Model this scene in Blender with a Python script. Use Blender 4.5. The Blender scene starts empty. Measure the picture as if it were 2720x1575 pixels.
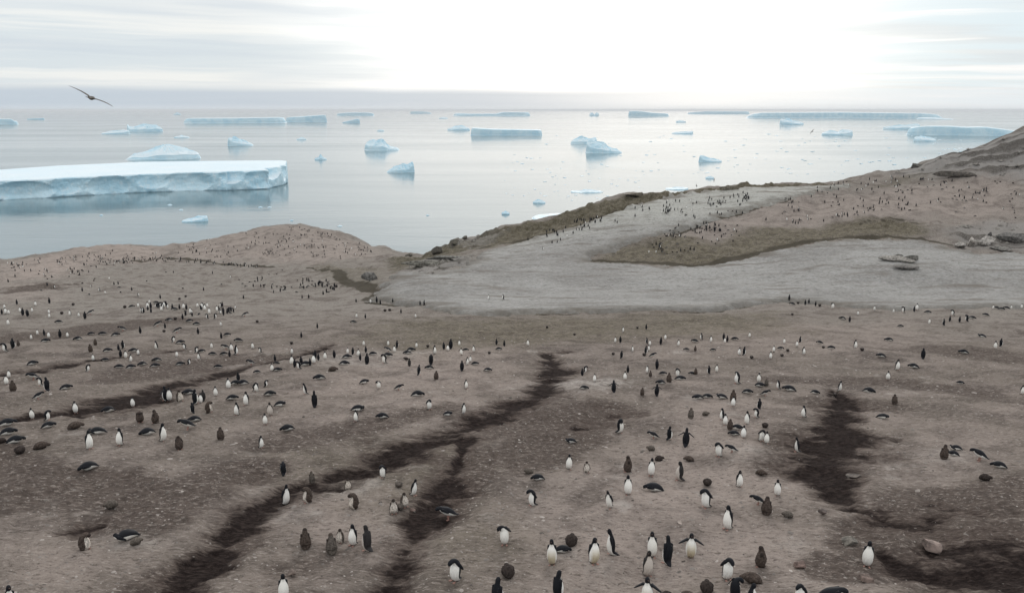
import bpy, bmesh, math, random
import numpy as np
from mathutils import Vector

random.seed(7)
rng = np.random.default_rng(11)
S = bpy.context.scene
COL = S.collection

# ------------------------------------------------------------------ camera
W0, H0 = 2720.0, 1575.0            # pixel grid of the survey the place was measured in
FPX = 2135.0                       # focal length in those pixels
HORIZON = 292.0
PITCH = math.atan((H0 / 2 - HORIZON) / FPX)
CAMZ = 50.0                        # metres above the sea
cam_d = bpy.data.cameras.new('camera')
cam_d.sensor_fit = 'HORIZONTAL'
cam_d.sensor_width = 36.0
cam_d.lens = 36.0 * FPX / W0
cam_d.clip_start = 0.1
cam_d.clip_end = 200000.0
cam = bpy.data.objects.new('camera', cam_d)
cam.location = (0, 0, CAMZ)
cam.rotation_euler = (math.pi / 2 - PITCH, 0, 0)
COL.objects.link(cam)
S.camera = cam

# ------------------------------------------------------------------ light
SUN_AZ, SUN_EL = math.radians(10.0), math.radians(24.0)
sd = Vector((math.sin(SUN_AZ) * math.cos(SUN_EL), math.cos(SUN_AZ) * math.cos(SUN_EL), math.sin(SUN_EL)))
sun_d = bpy.data.lights.new('sun', 'SUN')
sun_d.energy = 1.2
sun_d.angle = math.radians(16)
sun_d.color = (1.0, 0.96, 0.9)
sun = bpy.data.objects.new('sun', sun_d)
sun.rotation_euler = (-sd).to_track_quat('-Z', 'Y').to_euler()
sun.location = (30, 100, 120)
COL.objects.link(sun)

S.view_settings.view_transform = 'Standard'
S.view_settings.look = 'None'
S.view_settings.exposure = 0.0
S.view_settings.gamma = 1.0
S.view_settings.use_curve_mapping = False
S.render.engine = 'CYCLES'
S.cycles.use_denoising = True
S.cycles.max_bounces = 6
S.cycles.diffuse_bounces = 3
S.cycles.glossy_bounces = 3
S.cycles.caustics_reflective = False
S.cycles.caustics_refractive = False


HAZE_D = 0.000045


class NT:
    """small node-tree writer"""
    def __init__(self, tree):
        self.t = tree
        self.n = tree.nodes
        self.l = tree.links

    def put(self, sock, v):
        if v is None:
            return
        if isinstance(v, bpy.types.NodeSocket):
            self.l.new(v, sock)
        else:
            sock.default_value = v

    def node(self, typ, props=None, **ins):
        nd = self.n.new(typ)
        for k, v in (props or {}).items():
            setattr(nd, k, v)
        for k, v in ins.items():
            self.put(nd.inputs[k.replace('_', ' ')], v)
        return nd

    def m(self, op, a, b=None, c=None, clamp=False):
        nd = self.n.new('ShaderNodeMath')
        nd.operation = op
        nd.use_clamp = clamp
        self.put(nd.inputs[0], a)
        self.put(nd.inputs[1], b)
        self.put(nd.inputs[2], c)
        return nd.outputs[0]

    def mix(self, f, a, b, blend='MIX'):
        nd = self.n.new('ShaderNodeMix')
        nd.data_type = 'RGBA'
        nd.blend_type = blend
        self.put(nd.inputs[0], f)
        for s, v in ((nd.inputs[6], a), (nd.inputs[7], b)):
            if isinstance(v, tuple) and len(v) == 3:
                v = (*v, 1)
            self.put(s, v)
        return nd.outputs[2]

    def ss(self, x, lo, hi, a=0.0, b=1.0):
        nd = self.n.new('ShaderNodeMapRange')
        nd.interpolation_type = 'SMOOTHSTEP'
        for i, v in enumerate((x, lo, hi, a, b)):
            self.put(nd.inputs[i], v)
        return nd.outputs[0]

    def noise(self, vec, scale, detail=3.0, rough=0.55, dist=0.0):
        nd = self.n.new('ShaderNodeTexNoise')
        self.put(nd.inputs['Vector'], vec)
        nd.inputs['Scale'].default_value = scale
        nd.inputs['Detail'].default_value = detail
        nd.inputs['Roughness'].default_value = rough
        nd.inputs['Distortion'].default_value = dist
        return nd.outputs['Fac']

    def mapping(self, vec, scale=(1, 1, 1), rot=(0, 0, 0), loc=(0, 0, 0)):
        nd = self.n.new('ShaderNodeMapping')
        self.put(nd.inputs['Vector'], vec)
        nd.inputs['Scale'].default_value = scale
        nd.inputs['Rotation'].default_value = rot
        nd.inputs['Location'].default_value = loc
        return nd.outputs[0]

    def attr(self, name):
        nd = self.n.new('ShaderNodeAttribute')
        nd.attribute_name = name
        return nd


# ------------------------------------------------------------------ sky
world = bpy.data.worlds.new('World')
S.world = world
world.use_nodes = True
T = NT(world.node_tree)
T.n.clear()
tc = T.node('ShaderNodeTexCoord')
d = tc.outputs['Generated']
sep = T.node('ShaderNodeSeparateXYZ', Vector=d)
zx, zy, zz = sep.outputs
zc = T.m('MAXIMUM', zz, 0.0)
inv = T.m('DIVIDE', 1.0, T.m('ADD', zc, 0.045))
px_ = T.m('MULTIPLY', zx, inv)
py_ = T.m('MULTIPLY', zy, inv)
cmb = T.node('ShaderNodeCombineXYZ', X=px_, Y=py_, Z=0.0).outputs[0]
az = T.m('ARCTAN2', zx, zy)                       # 0 ahead, + to the right
el = T.m('ARCSINE', zc)
sky = T.node('ShaderNodeTexSky', {'sky_type': 'NISHITA', 'sun_disc': False, 'sun_elevation': SUN_EL,
                                  'sun_rotation': SUN_AZ, 'air_density': 1.0, 'dust_density': 2.0, 'altitude': 50.0})
sky_c = T.node('ShaderNodeVectorMath', {'operation': 'SCALE'}, Vector=sky.outputs[0], Scale=0.10).outputs[0]
# cloud deck seen in perspective
n1 = T.noise(T.mapping(cmb, (0.16, 0.30, 1), loc=(3.1, 0.7, 0)), 1.0, 5.0, 0.55, 0.6)
n2 = T.noise(T.mapping(cmb, (0.35, 1.1, 1), loc=(1.3, 5.2, 0)), 1.0, 4.0, 0.5, 0.4)
# streak coordinates: long in azimuth, thin in elevation, slightly wavy and tilted
wob = T.noise(T.node('ShaderNodeCombineXYZ', X=T.m('MULTIPLY', az, 3.0), Y=T.m('MULTIPLY', el, 14.0), Z=2.0).outputs[0], 1.0, 3.0)
elw = T.m('ADD', el, T.m('MULTIPLY', T.m('SUBTRACT', wob, 0.5), 0.022))
st = T.noise(T.node('ShaderNodeCombineXYZ', X=T.m('MULTIPLY', az, 2.2), Y=T.m('MULTIPLY', elw, 75.0), Z=0.4).outputs[0], 1.0, 4.0, 0.55)
sdir = T.node('ShaderNodeVectorMath', {'operation': 'DOT_PRODUCT'}, Vector=d)
sdir.inputs[1].default_value = (math.sin(math.radians(6)) * math.cos(math.radians(8)), math.cos(math.radians(6)) * math.cos(math.radians(8)), math.sin(math.radians(8)))
glow = T.ss(T.m('ADD', sdir.outputs['Value'], T.m('MULTIPLY', T.m('SUBTRACT', wob, 0.5), 0.05)), 0.90, 1.0)
veil = T.mix(T.ss(n1, 0.36, 0.64), (0.70, 0.775, 0.825), (0.82, 0.855, 0.87))
veil = T.mix(T.m('MULTIPLY', T.ss(st, 0.52, 0.70), 0.75), veil, (0.93, 0.94, 0.92))
veil = T.mix(T.m('MULTIPLY', T.ss(st, 0.50, 0.30), 0.5), veil, (0.60, 0.68, 0.765))
# open pale-blue gaps on the east side, with long white streaks
gap = T.m('MULTIPLY', T.ss(az, 0.10, 0.34), T.ss(n2, 0.36, 0.56))
veil = T.mix(T.m('MULTIPLY', gap, 0.85), veil, (0.73, 0.855, 0.925))
veil = T.mix(T.m('MULTIPLY', T.m('MULTIPLY', T.ss(az, 0.05, 0.30), T.ss(st, 0.52, 0.68)), 0.8), veil, (0.97, 0.985, 1.0))
# sun behind the veil
gtex = T.ss(T.m('ADD', n1, T.m('MULTIPLY', T.m('SUBTRACT', st, 0.5), 0.9)), 0.30, 0.68, 0.12, 1.0)
gm = T.m('MULTIPLY', T.m('POWER', glow, 1.1), T.mix(T.m('MULTIPLY', glow, 0.55), gtex, (1, 1, 1)))
veil = T.mix(gm, veil, (1.22, 1.23, 1.22))
# low bank of stratus along the horizon, thinning towards the right
top = T.m('ADD', 0.024, T.m('MULTIPLY', T.m('SUBTRACT', wob, 0.5), 0.016))
bank = T.m('MULTIPLY', T.ss(el, T.m('ADD', top, 0.004), T.m('SUBTRACT', top, 0.006)), T.ss(az, 0.34, -0.10, 0.70, 0.90))
bank = T.m('MULTIPLY', bank, T.ss(st, 0.2, 0.55, 0.7, 1.0))
veil = T.mix(bank, veil, T.mix(T.ss(az, -0.05, 0.26), (0.53, 0.62, 0.715), (0.80, 0.865, 0.92)))
veil = T.mix(T.m('MULTIPLY', T.ss(el, 0.008, 0.001), 0.55), veil, (0.70, 0.77, 0.83))
# an overcast sky is brighter overhead than along the horizon
veil = T.mix(T.ss(el, 0.20, 0.60), veil, (0.80, 0.795, 0.785))
lift = T.ss(el, 0.22, 0.75, 1.0, 1.6)
veil = T.node('ShaderNodeVectorMath', {'operation': 'SCALE'}, Vector=veil, Scale=lift).outputs[0]
tot = T.mix(0.06, veil, sky_c)
bg = T.node('ShaderNodeBackground', Color=tot, Strength=1.0)
out = T.node('ShaderNodeOutputWorld', Surface=bg.outputs[0])


# ------------------------------------------------------------------ helpers
def tag(o, label=None, cat=None, group=None, kind=None):
    if label: o['label'] = label
    if cat: o['category'] = cat
    if group: o['group'] = group
    if kind: o['kind'] = kind
    return o


def mat(name):
    m = bpy.data.materials.new(name)
    m.use_nodes = True
    t = NT(m.node_tree)
    b = t.n['Principled BSDF']
    return m, t, b


def link(name, mesh, parent=None):
    o = bpy.data.objects.new(name, mesh)
    COL.objects.link(o)
    if parent: o.parent = parent
    return o


def mesh_from(name, verts, faces, smooth=True, mats=()):
    me = bpy.data.meshes.new(name)
    me.from_pydata([tuple(v) for v in verts], [], faces)
    me.update()
    if smooth:
        me.polygons.foreach_set('use_smooth', [True] * len(me.polygons))
    for m in mats: me.materials.append(m)
    return me


def ray(px, py):
    """azimuth (rad, + right) and slope dz/dr of the sight line through a survey pixel"""
    x = (px - W0 / 2) / FPX
    y = (H0 / 2 - py) / FPX
    cy = math.cos(PITCH) + y * math.sin(PITCH)
    cz = -math.sin(PITCH) + y * math.cos(PITCH)
    h = math.hypot(x, cy)
    return math.atan2(x, cy), cz / h


# gradient noise, vectorised
_perm = rng.permutation(256)
_perm = np.concatenate([_perm, _perm, _perm])
_ga = rng.random(256) * 2 * math.pi


def gnoise(x, y):
    xi = np.floor(x).astype(np.int64); yi = np.floor(y).astype(np.int64)
    xf = x - xi; yf = y - yi
    xi &= 255; yi &= 255
    def g(ix, iy, fx, fy):
        a = _ga[_perm[_perm[ix & 255] + (iy & 255)]]
        return np.cos(a) * fx + np.sin(a) * fy
    u = xf * xf * xf * (xf * (xf * 6 - 15) + 10)
    v = yf * yf * yf * (yf * (yf * 6 - 15) + 10)
    n00 = g(xi, yi, xf, yf); n10 = g(xi + 1, yi, xf - 1, yf)
    n01 = g(xi, yi + 1, xf, yf - 1); n11 = g(xi + 1, yi + 1, xf - 1, yf - 1)
    return ((n00 * (1 - u) + n10 * u) * (1 - v) + (n01 * (1 - u) + n11 * u) * v) * 1.5


def fbm(x, y, scale, octv=4, seed=0.0):
    s = 0; a = 1.0; f = 1.0 / scale
    for k in range(octv):
        s = s + a * gnoise(x * f + seed * 7.3 + k * 31.7, y * f - seed * 3.1 + k * 17.3)
        a *= 0.5; f *= 2.0
    return s


def sstep(x, a, b):
    t = np.clip((x - a) / (b - a), 0, 1)
    return t * t * (3 - 2 * t)


# ------------------------------------------------------------------ terrain: measured heights
ctrl = []      # az, r, z (relative to the camera)


def cz_(px, py, z):
    a, s = ray(px, py); ctrl.append((a, z / s, z))


def cr_(px, py, r):
    a, s = ray(px, py); r = r / math.cos(a); ctrl.append((a, r, s * r))


for px in (-60, 300, 680, 1060, 1400, 1740, 2080, 2420, 2780):
    for py, z in ((1575, -11.0), (1330, -11.6), (1130, -12.4), (1010, -13.9), (930, -16.0), (870, -18.0)):
        dz = 0.0
        if px > 2300: dz = -0.3
        cz_(px, py, z + dz)
    a, s = ray(px, 1575)
    ctrl.append((a, 9.0, -10.4)); ctrl.append((a, 3.0, -9.9))
# rims of the plain / snow basin
for px in (1060, 1400, 1740, 2080, 2420, 2780):
    cz_(px, 825, -19.8)
    cr_(px, 780, 95)
for px in (1060, 1300, 1500):
    cr_(px, 735, 106)
cr_(1740, 735, 106); cr_(2080, 725, 106); cr_(2420, 715, 104); cr_(2780, 725, 104)
cr_(1150, 705, 118); cr_(1350, 690, 119); cr_(1550, 695, 117); cr_(1700, 703, 116); cr_(1900, 690, 117)
cr_(2100, 645, 122); cr_(2300, 638, 122); cr_(2560, 655, 118); cr_(2780, 660, 117); cr_(2950, 720, 106); cr_(2950, 665, 117)
# slope beyond
cr_(1400, 640, 138); cr_(1600, 640, 128); cr_(1800, 610, 131); cr_(2080, 590, 134); cr_(2300, 580, 134)
cr_(1560, 575, 146); cr_(1800, 545, 148); cr_(2000, 525, 150); cr_(2240, 520, 150); cr_(2500, 540, 142); cr_(2780, 560, 134)
cr_(2450, 475, 160); cr_(2600, 450, 156); cr_(2780, 430, 152)
# left country
for px in (-60, 340, 680):
    cr_(px, 805, 88); cr_(px, 765, 118)
cr_(900, 810, 90); cr_(900, 765, 112)
cr_(-60, 728, 150); cr_(340, 728, 152); cr_(680, 725, 150); cr_(930, 725, 132)
cr_(60, 705, 172); cr_(340, 690, 182); cr_(600, 690, 178); cr_(780, 685, 172); cr_(950, 700, 152); cr_(1040, 715, 138)
cr_(780, 640, 192); cr_(900, 660, 182); cr_(640, 655, 190)
# skyline
sky_pts = [(-260, 720, 170), (-60, 702, 176), (0, 695, 180), (100, 680, 188), (200, 664, 194), (340, 653, 200), (480, 653, 202), (580, 635, 204), (680, 611, 205), (780, 601, 205),
           (860, 611, 204), (950, 640, 200), (1000, 660, 190), (1060, 673, 176), (1120, 676, 162), (1152, 672, 155), (1180, 652, 154), (1240, 636, 154),
           (1330, 612, 156), (1430, 585, 158), (1520, 560, 160), (1620, 528, 162), (1680, 516, 163), (1780, 512, 164), (1900, 497, 166),
           (2040, 490, 168), (2180, 487, 169), (2300, 468, 170), (2415, 445, 170), (2500, 416, 170), (2580, 395, 169),
           (2640, 370, 168), (2720, 340, 166), (2900, 290, 160), (3100, 280, 156)]
for px, py, r in sky_pts:
    a, s = ray(px, py)
    r = r / math.cos(a)
    ctrl.append((a, r, s * r))
    z = s * r
    ctrl.append((a, r * 1.07, z - max(2.5, 0.10 * (z + 52))))
    ctrl.append((a, r * 1.20, -44 if px < 2300 else -38))
    ctrl.append((a, r * 1.38, -56))
for a in (-1.4, -1.1, -0.82):
    for r, z in ((3, -10), (9, -10.6), (20, -11.6), (34, -13), (55, -16.5), (88, -20.5), (130, -27), (180, -34), (215, -39), (245, -48), (285, -56)):
        ctrl.append((a, r, z))
for a in (1.4, 1.1, 0.82):
    for r, z in ((3, -10), (9, -10.6), (20, -11.4), (34, -12.4), (55, -15.5), (88, -19.3), (125, -21.5), (148, -20), (172, -12), (200, -2), (218, -8), (240, -36), (285, -56)):
        ctrl.append((a, r, z))
ctrl = np.array(ctrl)
KA, KR = 3.0, 2.2


def feat(a, r):
    return np.stack([a * KA, np.log(r) * KR], -1)


F = feat(ctrl[:, 0], ctrl[:, 1])
C2 = 0.10 ** 2
def phi(d2): return np.sqrt(d2 + C2)
D2 = ((F[:, None] - F[None]) ** 2).sum(-1)
A = phi(D2) + np.eye(len(F)) * 1e-5
P1 = np.concatenate([np.ones((len(F), 1)), F], 1)
big = np.block([[A, P1], [P1.T, np.zeros((3, 3))]])
sol = np.linalg.lstsq(big, np.concatenate([ctrl[:, 2], np.zeros(3)]), rcond=None)[0]
WGT, POLY = sol[:-3], sol[-3:]

NA_IN, NA_OUT, NR = 660, 40, 800
inner = np.linspace(-0.64, 0.64, NA_IN)
g = np.linspace(0, 1, NA_OUT + 1)[1:] ** 1.3
AZ = np.concatenate([(-0.64 - g * 0.8)[::-1], inner, 0.64 + g * 0.8])
RR = np.geomspace(3.0, 300.0, NR)
NA = len(AZ)
base = np.empty((NA, NR))
lr = np.log(RR) * KR
for i0 in range(0, NA, 40):
    aa = AZ[i0:i0 + 40] * KA
    d2 = (aa[:, None, None] - F[None, None, :, 0]) ** 2 + (lr[None, :, None] - F[None, None, :, 1]) ** 2
    base[i0:i0 + 40] = phi(d2) @ WGT + POLY[0] + POLY[1] * aa[:, None] + POLY[2] * lr[None, :]
HZ = base + CAMZ                                     # heights above the sea
X = np.sin(AZ)[:, None] * RR[None]
Y = np.cos(AZ)[:, None] * RR[None]


def column(a):
    f = np.interp(a, AZ, np.arange(NA))
    i = int(min(max(math.floor(f), 0), NA - 2)); t = f - i
    return HZ[i] * (1 - t) + HZ[i + 1] * t


def hit(px, py):
    """world point where the sight line through a survey pixel meets the ground"""
    a, s = ray(px, py)
    h = column(a)
    rz = CAMZ + s * RR
    ok = np.nonzero((h >= rz) & (RR > 6))[0]
    if len(ok):
        j = ok[0]
        if j > 0:
            g0 = rz[j - 1] - h[j - 1]; g1 = rz[j] - h[j]
            t = g0 / (g0 - g1) if g0 != g1 else 0
            r = RR[j - 1] + t * (RR[j] - RR[j - 1])
        else:
            r = RR[j]
    else:
        k = (h - CAMZ) / RR
        k[RR < 60] = -9
        r = RR[int(np.argmax(k))]
    return (math.sin(a) * r, math.cos(a) * r, float(np.interp(r, RR, h)), r)


def ground(x, y):
    a = math.atan2(x, y); r = math.hypot(x, y)
    return float(np.interp(r, RR, column(a)))


# masks ------------------------------------------------------------
def seg_dist(pts):
    """distance of every grid vertex to a polyline with a half width at each point -> d / w"""
    best = np.full(X.shape, 9.0)
    for (x0, y0, w0), (x1, y1, w1) in zip(pts[:-1], pts[1:]):
        dx, dy = x1 - x0, y1 - y0
        L2 = dx * dx + dy * dy + 1e-9
        t = np.clip(((X - x0) * dx + (Y - y0) * dy) / L2, 0, 1)
        dd = np.hypot(X - x0 - t * dx, Y - y0 - t * dy) / (w0 + t * (w1 - w0))
        np.minimum(best, dd, out=best)
    return best


OV = W0 / 2520.0        # the overview the lines were read from


def line(*pts):
    out = []
    for x, y, w in pts:
        h = hit(x * OV, y * OV)
        out.append((h[0], h[1], w))
    return out


def poly_sd(pts):
    """signed distance (+ inside) to a polygon given in overview pixels"""
    P = [hit(x * OV, y * OV)[:2] for x, y in pts]
    inside = np.zeros(X.shape, bool)
    best = np.full(X.shape, 1e9)
    for (x0, y0), (x1, y1) in zip(P, P[1:] + P[:1]):
        dx, dy = x1 - x0, y1 - y0
        t = np.clip(((X - x0) * dx + (Y - y0) * dy) / (dx * dx + dy * dy + 1e-9), 0, 1)
        np.minimum(best, np.hypot(X - x0 - t * dx, Y - y0 - t * dy), out=best)
        if abs(dy) > 1e-9:
            cr = ((y0 > Y) != (y1 > Y)) & (X < (x1 - x0) * (Y - y0) / dy + x0)
            inside ^= cr
    return np.where(inside, best, -best)


wx = X + fbm(X, Y, 3.0, 4, 1) * 0.5
wobble = fbm(X * 0.55, Y, 2.0, 4, 2.0)
fine = fbm(X, Y, 0.5, 3, 5.0)
lump = fbm(X, Y, 5.0, 2, 15.0)
strk = fbm(X * 0.28, Y, 0.7, 3, 6.0)

gul = np.zeros(X.shape)


def add_gully(pts, k=1.0, soft=1.0):
    global gul
    dd = seg_dist(line(*pts)) / 1.18 + wobble * 0.6 * soft + strk * 0.6 + fine * 0.15 + lump * 0.35
    gul = np.maximum(gul, k * (1 - np.clip((dd - 0.1) / 2.0, 0, 1)) ** 1.3)


add_gully([(1345, 872, .3), (1375, 905, .8), (1340, 935, .6), (1330, 975, .7), (1250, 1012, .8), (1170, 1045, .85), (1090, 1078, .9), (1000, 1118, .75), (880, 1162, .6),
           (770, 1186, .55), (700, 1205, .55), (640, 1240, .55), (580, 1300, .5), (520, 1365, .45), (440, 1425, .5), (380, 1475, .55), (330, 1540, .6)])
add_gully([(1140, 1085, .5), (1135, 1120, .12), (1115, 1165, .5), (1085, 1205, .6), (1050, 1260, .45), (1020, 1310, .4), (990, 1370, .42), (960, 1425, .4), (930, 1480, .4), (890, 1560, .4)], 0.95)
add_gully([(2055, 955, .2), (2075, 1000, .8), (2070, 1040, .55), (2075, 1085, 1.1), (2010, 1125, .9), (2020, 1160, .8), (2055, 1205, .6), (2110, 1245, .7), (2180, 1280, .8), (2290, 1305, .7)])
add_gully([(2170, 1360, .2), (2240, 1395, .6), (2340, 1420, 1.0), (2440, 1425, 1.4), (2560, 1420, 1.7)], 0.95)
add_gully([(0, 918, .9), (80, 912, .7), (200, 893, .6), (320, 874, .45), (440, 858, .3)], 0.85)
add_gully([(0, 1035, .4), (120, 1016, .5), (200, 1003, 1.0), (300, 990, 1.3), (350, 977, 1.0), (410, 948, .7), (520, 925, .5), (640, 893, .35), (740, 874, .3), (815, 846, .35)], 0.95)
add_gully([(350, 925, .3), (480, 915, .7), (600, 895, .5)], 0.45)
add_gully([(1380, 870, .3), (1400, 866, .4), (1410, 868, .2)], 0.6)
add_gully([(140, 1305, .12), (200, 1296, .3), (250, 1288, .12)], 0.8)
add_gully([(560, 1195, .2), (630, 1190, .4), (690, 1190, .3)], 0.5)
add_gully([(1580, 1010, .3), (1500, 1020, .5), (1430, 1045, .4)], 0.4, 1.6)
# short wet patches beside the runnels
for (x, y, k) in ((1505, 1018, .8), (1420, 1045, .7), (1480, 1000, .5), (905, 1150, .5), (830, 1075, .5), (900, 1085, .5), (1080, 1140, .5),
                  (2290, 1240, .6), (2330, 1255, .7), (2400, 1265, .5), (2120, 1110, .7), (2130, 1130, .6), (2150, 1325, .5), (1190, 905, .4),
                  (1290, 905, .4), (1395, 900, .5), (1330, 920, .5), (300, 1180, .4), (250, 1165, .4), (640, 1165, .4), (1000, 1230, .4), (1700, 1115, .3)):
    add_gully([(x - 16, y + 1, .16), (x, y, .3), (x + 20, y - 2, .14)], k)

# dark weathered mud bands (broad, faint)
brown = np.zeros(X.shape)
for pts, k in (([(0, 838, 3), (150, 820, 3.5), (300, 800, 3.5), (440, 788, 2.5)], .7), ([(60, 715, 3), (140, 705, 3)], .8), ([(200, 1190, 1.6), (420, 1230, 1.6), (640, 1160, 1.2)], .75),
               ([(0, 1110, 1.0), (120, 1225, 1.6), (400, 1290, 1.0)], .6), ([(700, 1085, 2), (900, 1050, 1.6), (1100, 1010, 1.2)], .6), ([(350, 920, 3), (520, 890, 3), (650, 880, 2)], .6),
               ([(1300, 1050, 2.2), (1450, 1010, 2.2), (1300, 1130, 1.6)], .75), ([(1050, 1300, .8), (1130, 1200, 1.0), (1200, 1120, 1.2)], .6), ([(1900, 1150, 1.2), (1950, 1050, 1.0)], .5),
               ([(2100, 1340, .8), (2250, 1250, 1.6), (2400, 1230, 1.6), (2520, 1220, 1.4)], .8), ([(2050, 1400, .8), (2300, 1380, 1.3), (2520, 1330, 1.5)], .8), ([(1900, 930, 1.6), (2200, 935, 2.0), (2420, 965, 2)], .55),
               ([(2000, 985, 1.5), (2180, 1000, 1.5)], .5), ([(2250, 860, 3), (2520, 880, 3)], .45), ([(1200, 1040, 1.6), (1300, 1000, 1.6)], .6), ([(350, 1440, .8), (600, 1330, .8)], .55),
               ([(700, 1400, .7), (950, 1330, .7)], .35)):
    dd = seg_dist(line(*pts)) + wobble * 0.35
    brown = np.maximum(brown, k * (1 - sstep(dd, 0.3, 1.5)))

# wet dark line: stream from the shore, snow-melt line along the snow's edge; painted cliff-edge shadow
wet_shade = np.zeros(X.shape)
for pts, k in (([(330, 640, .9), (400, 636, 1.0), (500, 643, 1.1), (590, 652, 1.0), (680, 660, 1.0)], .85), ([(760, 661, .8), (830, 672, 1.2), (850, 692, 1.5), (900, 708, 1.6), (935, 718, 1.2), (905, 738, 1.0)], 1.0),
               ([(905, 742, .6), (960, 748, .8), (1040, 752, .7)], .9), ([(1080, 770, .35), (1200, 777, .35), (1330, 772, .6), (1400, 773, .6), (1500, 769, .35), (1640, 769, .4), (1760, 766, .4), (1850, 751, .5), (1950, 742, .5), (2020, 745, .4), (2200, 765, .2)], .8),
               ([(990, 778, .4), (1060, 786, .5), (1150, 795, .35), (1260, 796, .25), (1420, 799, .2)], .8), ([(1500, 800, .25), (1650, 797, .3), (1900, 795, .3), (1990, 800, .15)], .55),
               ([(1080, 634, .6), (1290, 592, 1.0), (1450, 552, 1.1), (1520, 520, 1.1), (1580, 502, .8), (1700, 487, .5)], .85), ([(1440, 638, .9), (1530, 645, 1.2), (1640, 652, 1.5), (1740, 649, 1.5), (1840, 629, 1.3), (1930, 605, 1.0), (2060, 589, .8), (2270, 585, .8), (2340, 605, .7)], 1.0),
               ([(2090, 556, .3), (2140, 543, .35), (2200, 538, .35), (2265, 550, .3)], .8), ([(1660, 577, .5), (1800, 530, .5), (1960, 490, .4)], .8), ([(2150, 432, .6), (2300, 428, .4)], .3)):  # first line here: shadow along the moss bank's small cliff edges, painted dark
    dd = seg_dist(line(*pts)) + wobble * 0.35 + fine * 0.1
    wet_shade = np.maximum(wet_shade, k * (1 - sstep(dd, 0.3, 1.3)))

# snow field
snow_sd = poly_sd([(935, 712), (955, 690), (985, 672), (1060, 676), (1150, 655), (1185, 625), (1290, 594), (1420, 558), (1500, 530), (1580, 500), (1680, 482), (1800, 468), (1900, 462), (2010, 461), (2100, 455), (2060, 468), (1980, 485),
                   (1900, 503), (1800, 532), (1650, 580), (1540, 602), (1460, 628), (1448, 645), (1560, 652), (1640, 660), (1750, 656), (1850, 634), (1940, 610), (2060, 595), (2270, 592), (2330, 612), (2400, 622), (2540, 626), (2620, 640),
                   (2620, 752), (2520, 758), (2200, 766), (2060, 755), (1950, 743), (1850, 752), (1750, 766), (1500, 769), (1330, 772), (1200, 778), (1080, 770), (1040, 755), (930, 742), (900, 742)])
snow_sd = snow_sd + wobble * 1.0 + fine * 0.3
# olive moss / guano-fed algae
olive = np.zeros(X.shape)
for pts, soft, k in (([(1500, 612), (1650, 582), (1760, 600), (1850, 566), (2000, 558), (2100, 545), (2180, 538), (2260, 550), (2275, 575), (2200, 588), (2060, 592), (1940, 608), (1850, 632), (1740, 654), (1600, 655), (1455, 645)], 2.0, 1.0),
                     ([(1062, 622), (1150, 590), (1300, 548), (1450, 512), (1540, 482), (1620, 478), (1900, 455), (2100, 448), (1900, 462), (1690, 484), (1585, 502), (1500, 533), (1420, 560), (1290, 596), (1185, 616), (1080, 632)], 1.6, 1.0),
                     ([(960, 640), (1060, 622), (1160, 630), (1100, 660), (960, 672)], 2.0, 0.8),
                     ([(900, 830), (960, 790), (1400, 780), (1900, 770), (1950, 815), (1300, 850), (1000, 865)], 4.0, 0.7),
                     ([(760, 655), (940, 660), (940, 730), (840, 700)], 2.5, 0.5),
                     ([(600, 1120), (900, 1080), (1200, 1090), (1200, 1200), (1300, 1350), (1150, 1400), (1100, 1300)], 1.6, .35),
                     ([(2150, 460), (2300, 400), (2400, 365), (2380, 400), (2250, 440)], 3, .6)):
    sd_ = poly_sd(pts) + wobble * soft * 0.5
    olive = np.maximum(olive, k * sstep(sd_, -soft, soft))
# pink guano
pink = np.zeros(X.shape)
for pts, soft, k in (([(420, 605), (560, 572), (680, 556), (780, 562), (900, 605), (930, 628), (780, 645), (600, 640), (430, 640)], 5, .6),
                     ([(0, 650), (200, 608), (420, 605), (420, 640), (250, 640), (100, 690), (0, 700)], 5, .8), ([(0, 700), (120, 700), (130, 740), (0, 740)], 4, .5),
                     ([(1700, 570), (1900, 500), (2200, 470), (2520, 400), (2520, 530), (2200, 540), (1850, 565), (1720, 610)], 5, .5),
                     ([(1300, 1459), (1350, 1250), (1550, 1050), (1700, 950), (1900, 980), (1980, 1200), (2150, 1459)], 2.5, .55),
                     ([(700, 950), (1000, 860), (1250, 850), (1250, 1000), (900, 1040), (650, 1040)], 3, .45), ([(2100, 1020), (2520, 1000), (2520, 1220), (2200, 1180)], 3, .3),
                     ([(1650, 800), (2250, 790), (2250, 860), (1600, 880)], 3, .3), ([(0, 1330), (350, 1330), (450, 1400), (300, 1459), (0, 1459)], 1.5, .4), ([(620, 1300), (780, 1210), (1000, 1200), (980, 1330), (800, 1459), (560, 1459)], 1.5, .4)):
    sd_ = poly_sd(pts) + wobble * soft * 0.5
    pink = np.maximum(pink, k * sstep(sd_, -soft, soft))
dry = sstep(RR, 52, 95)[None] * np.ones(X.shape) * (0.75 + 0.25 * (X < 0))
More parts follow.
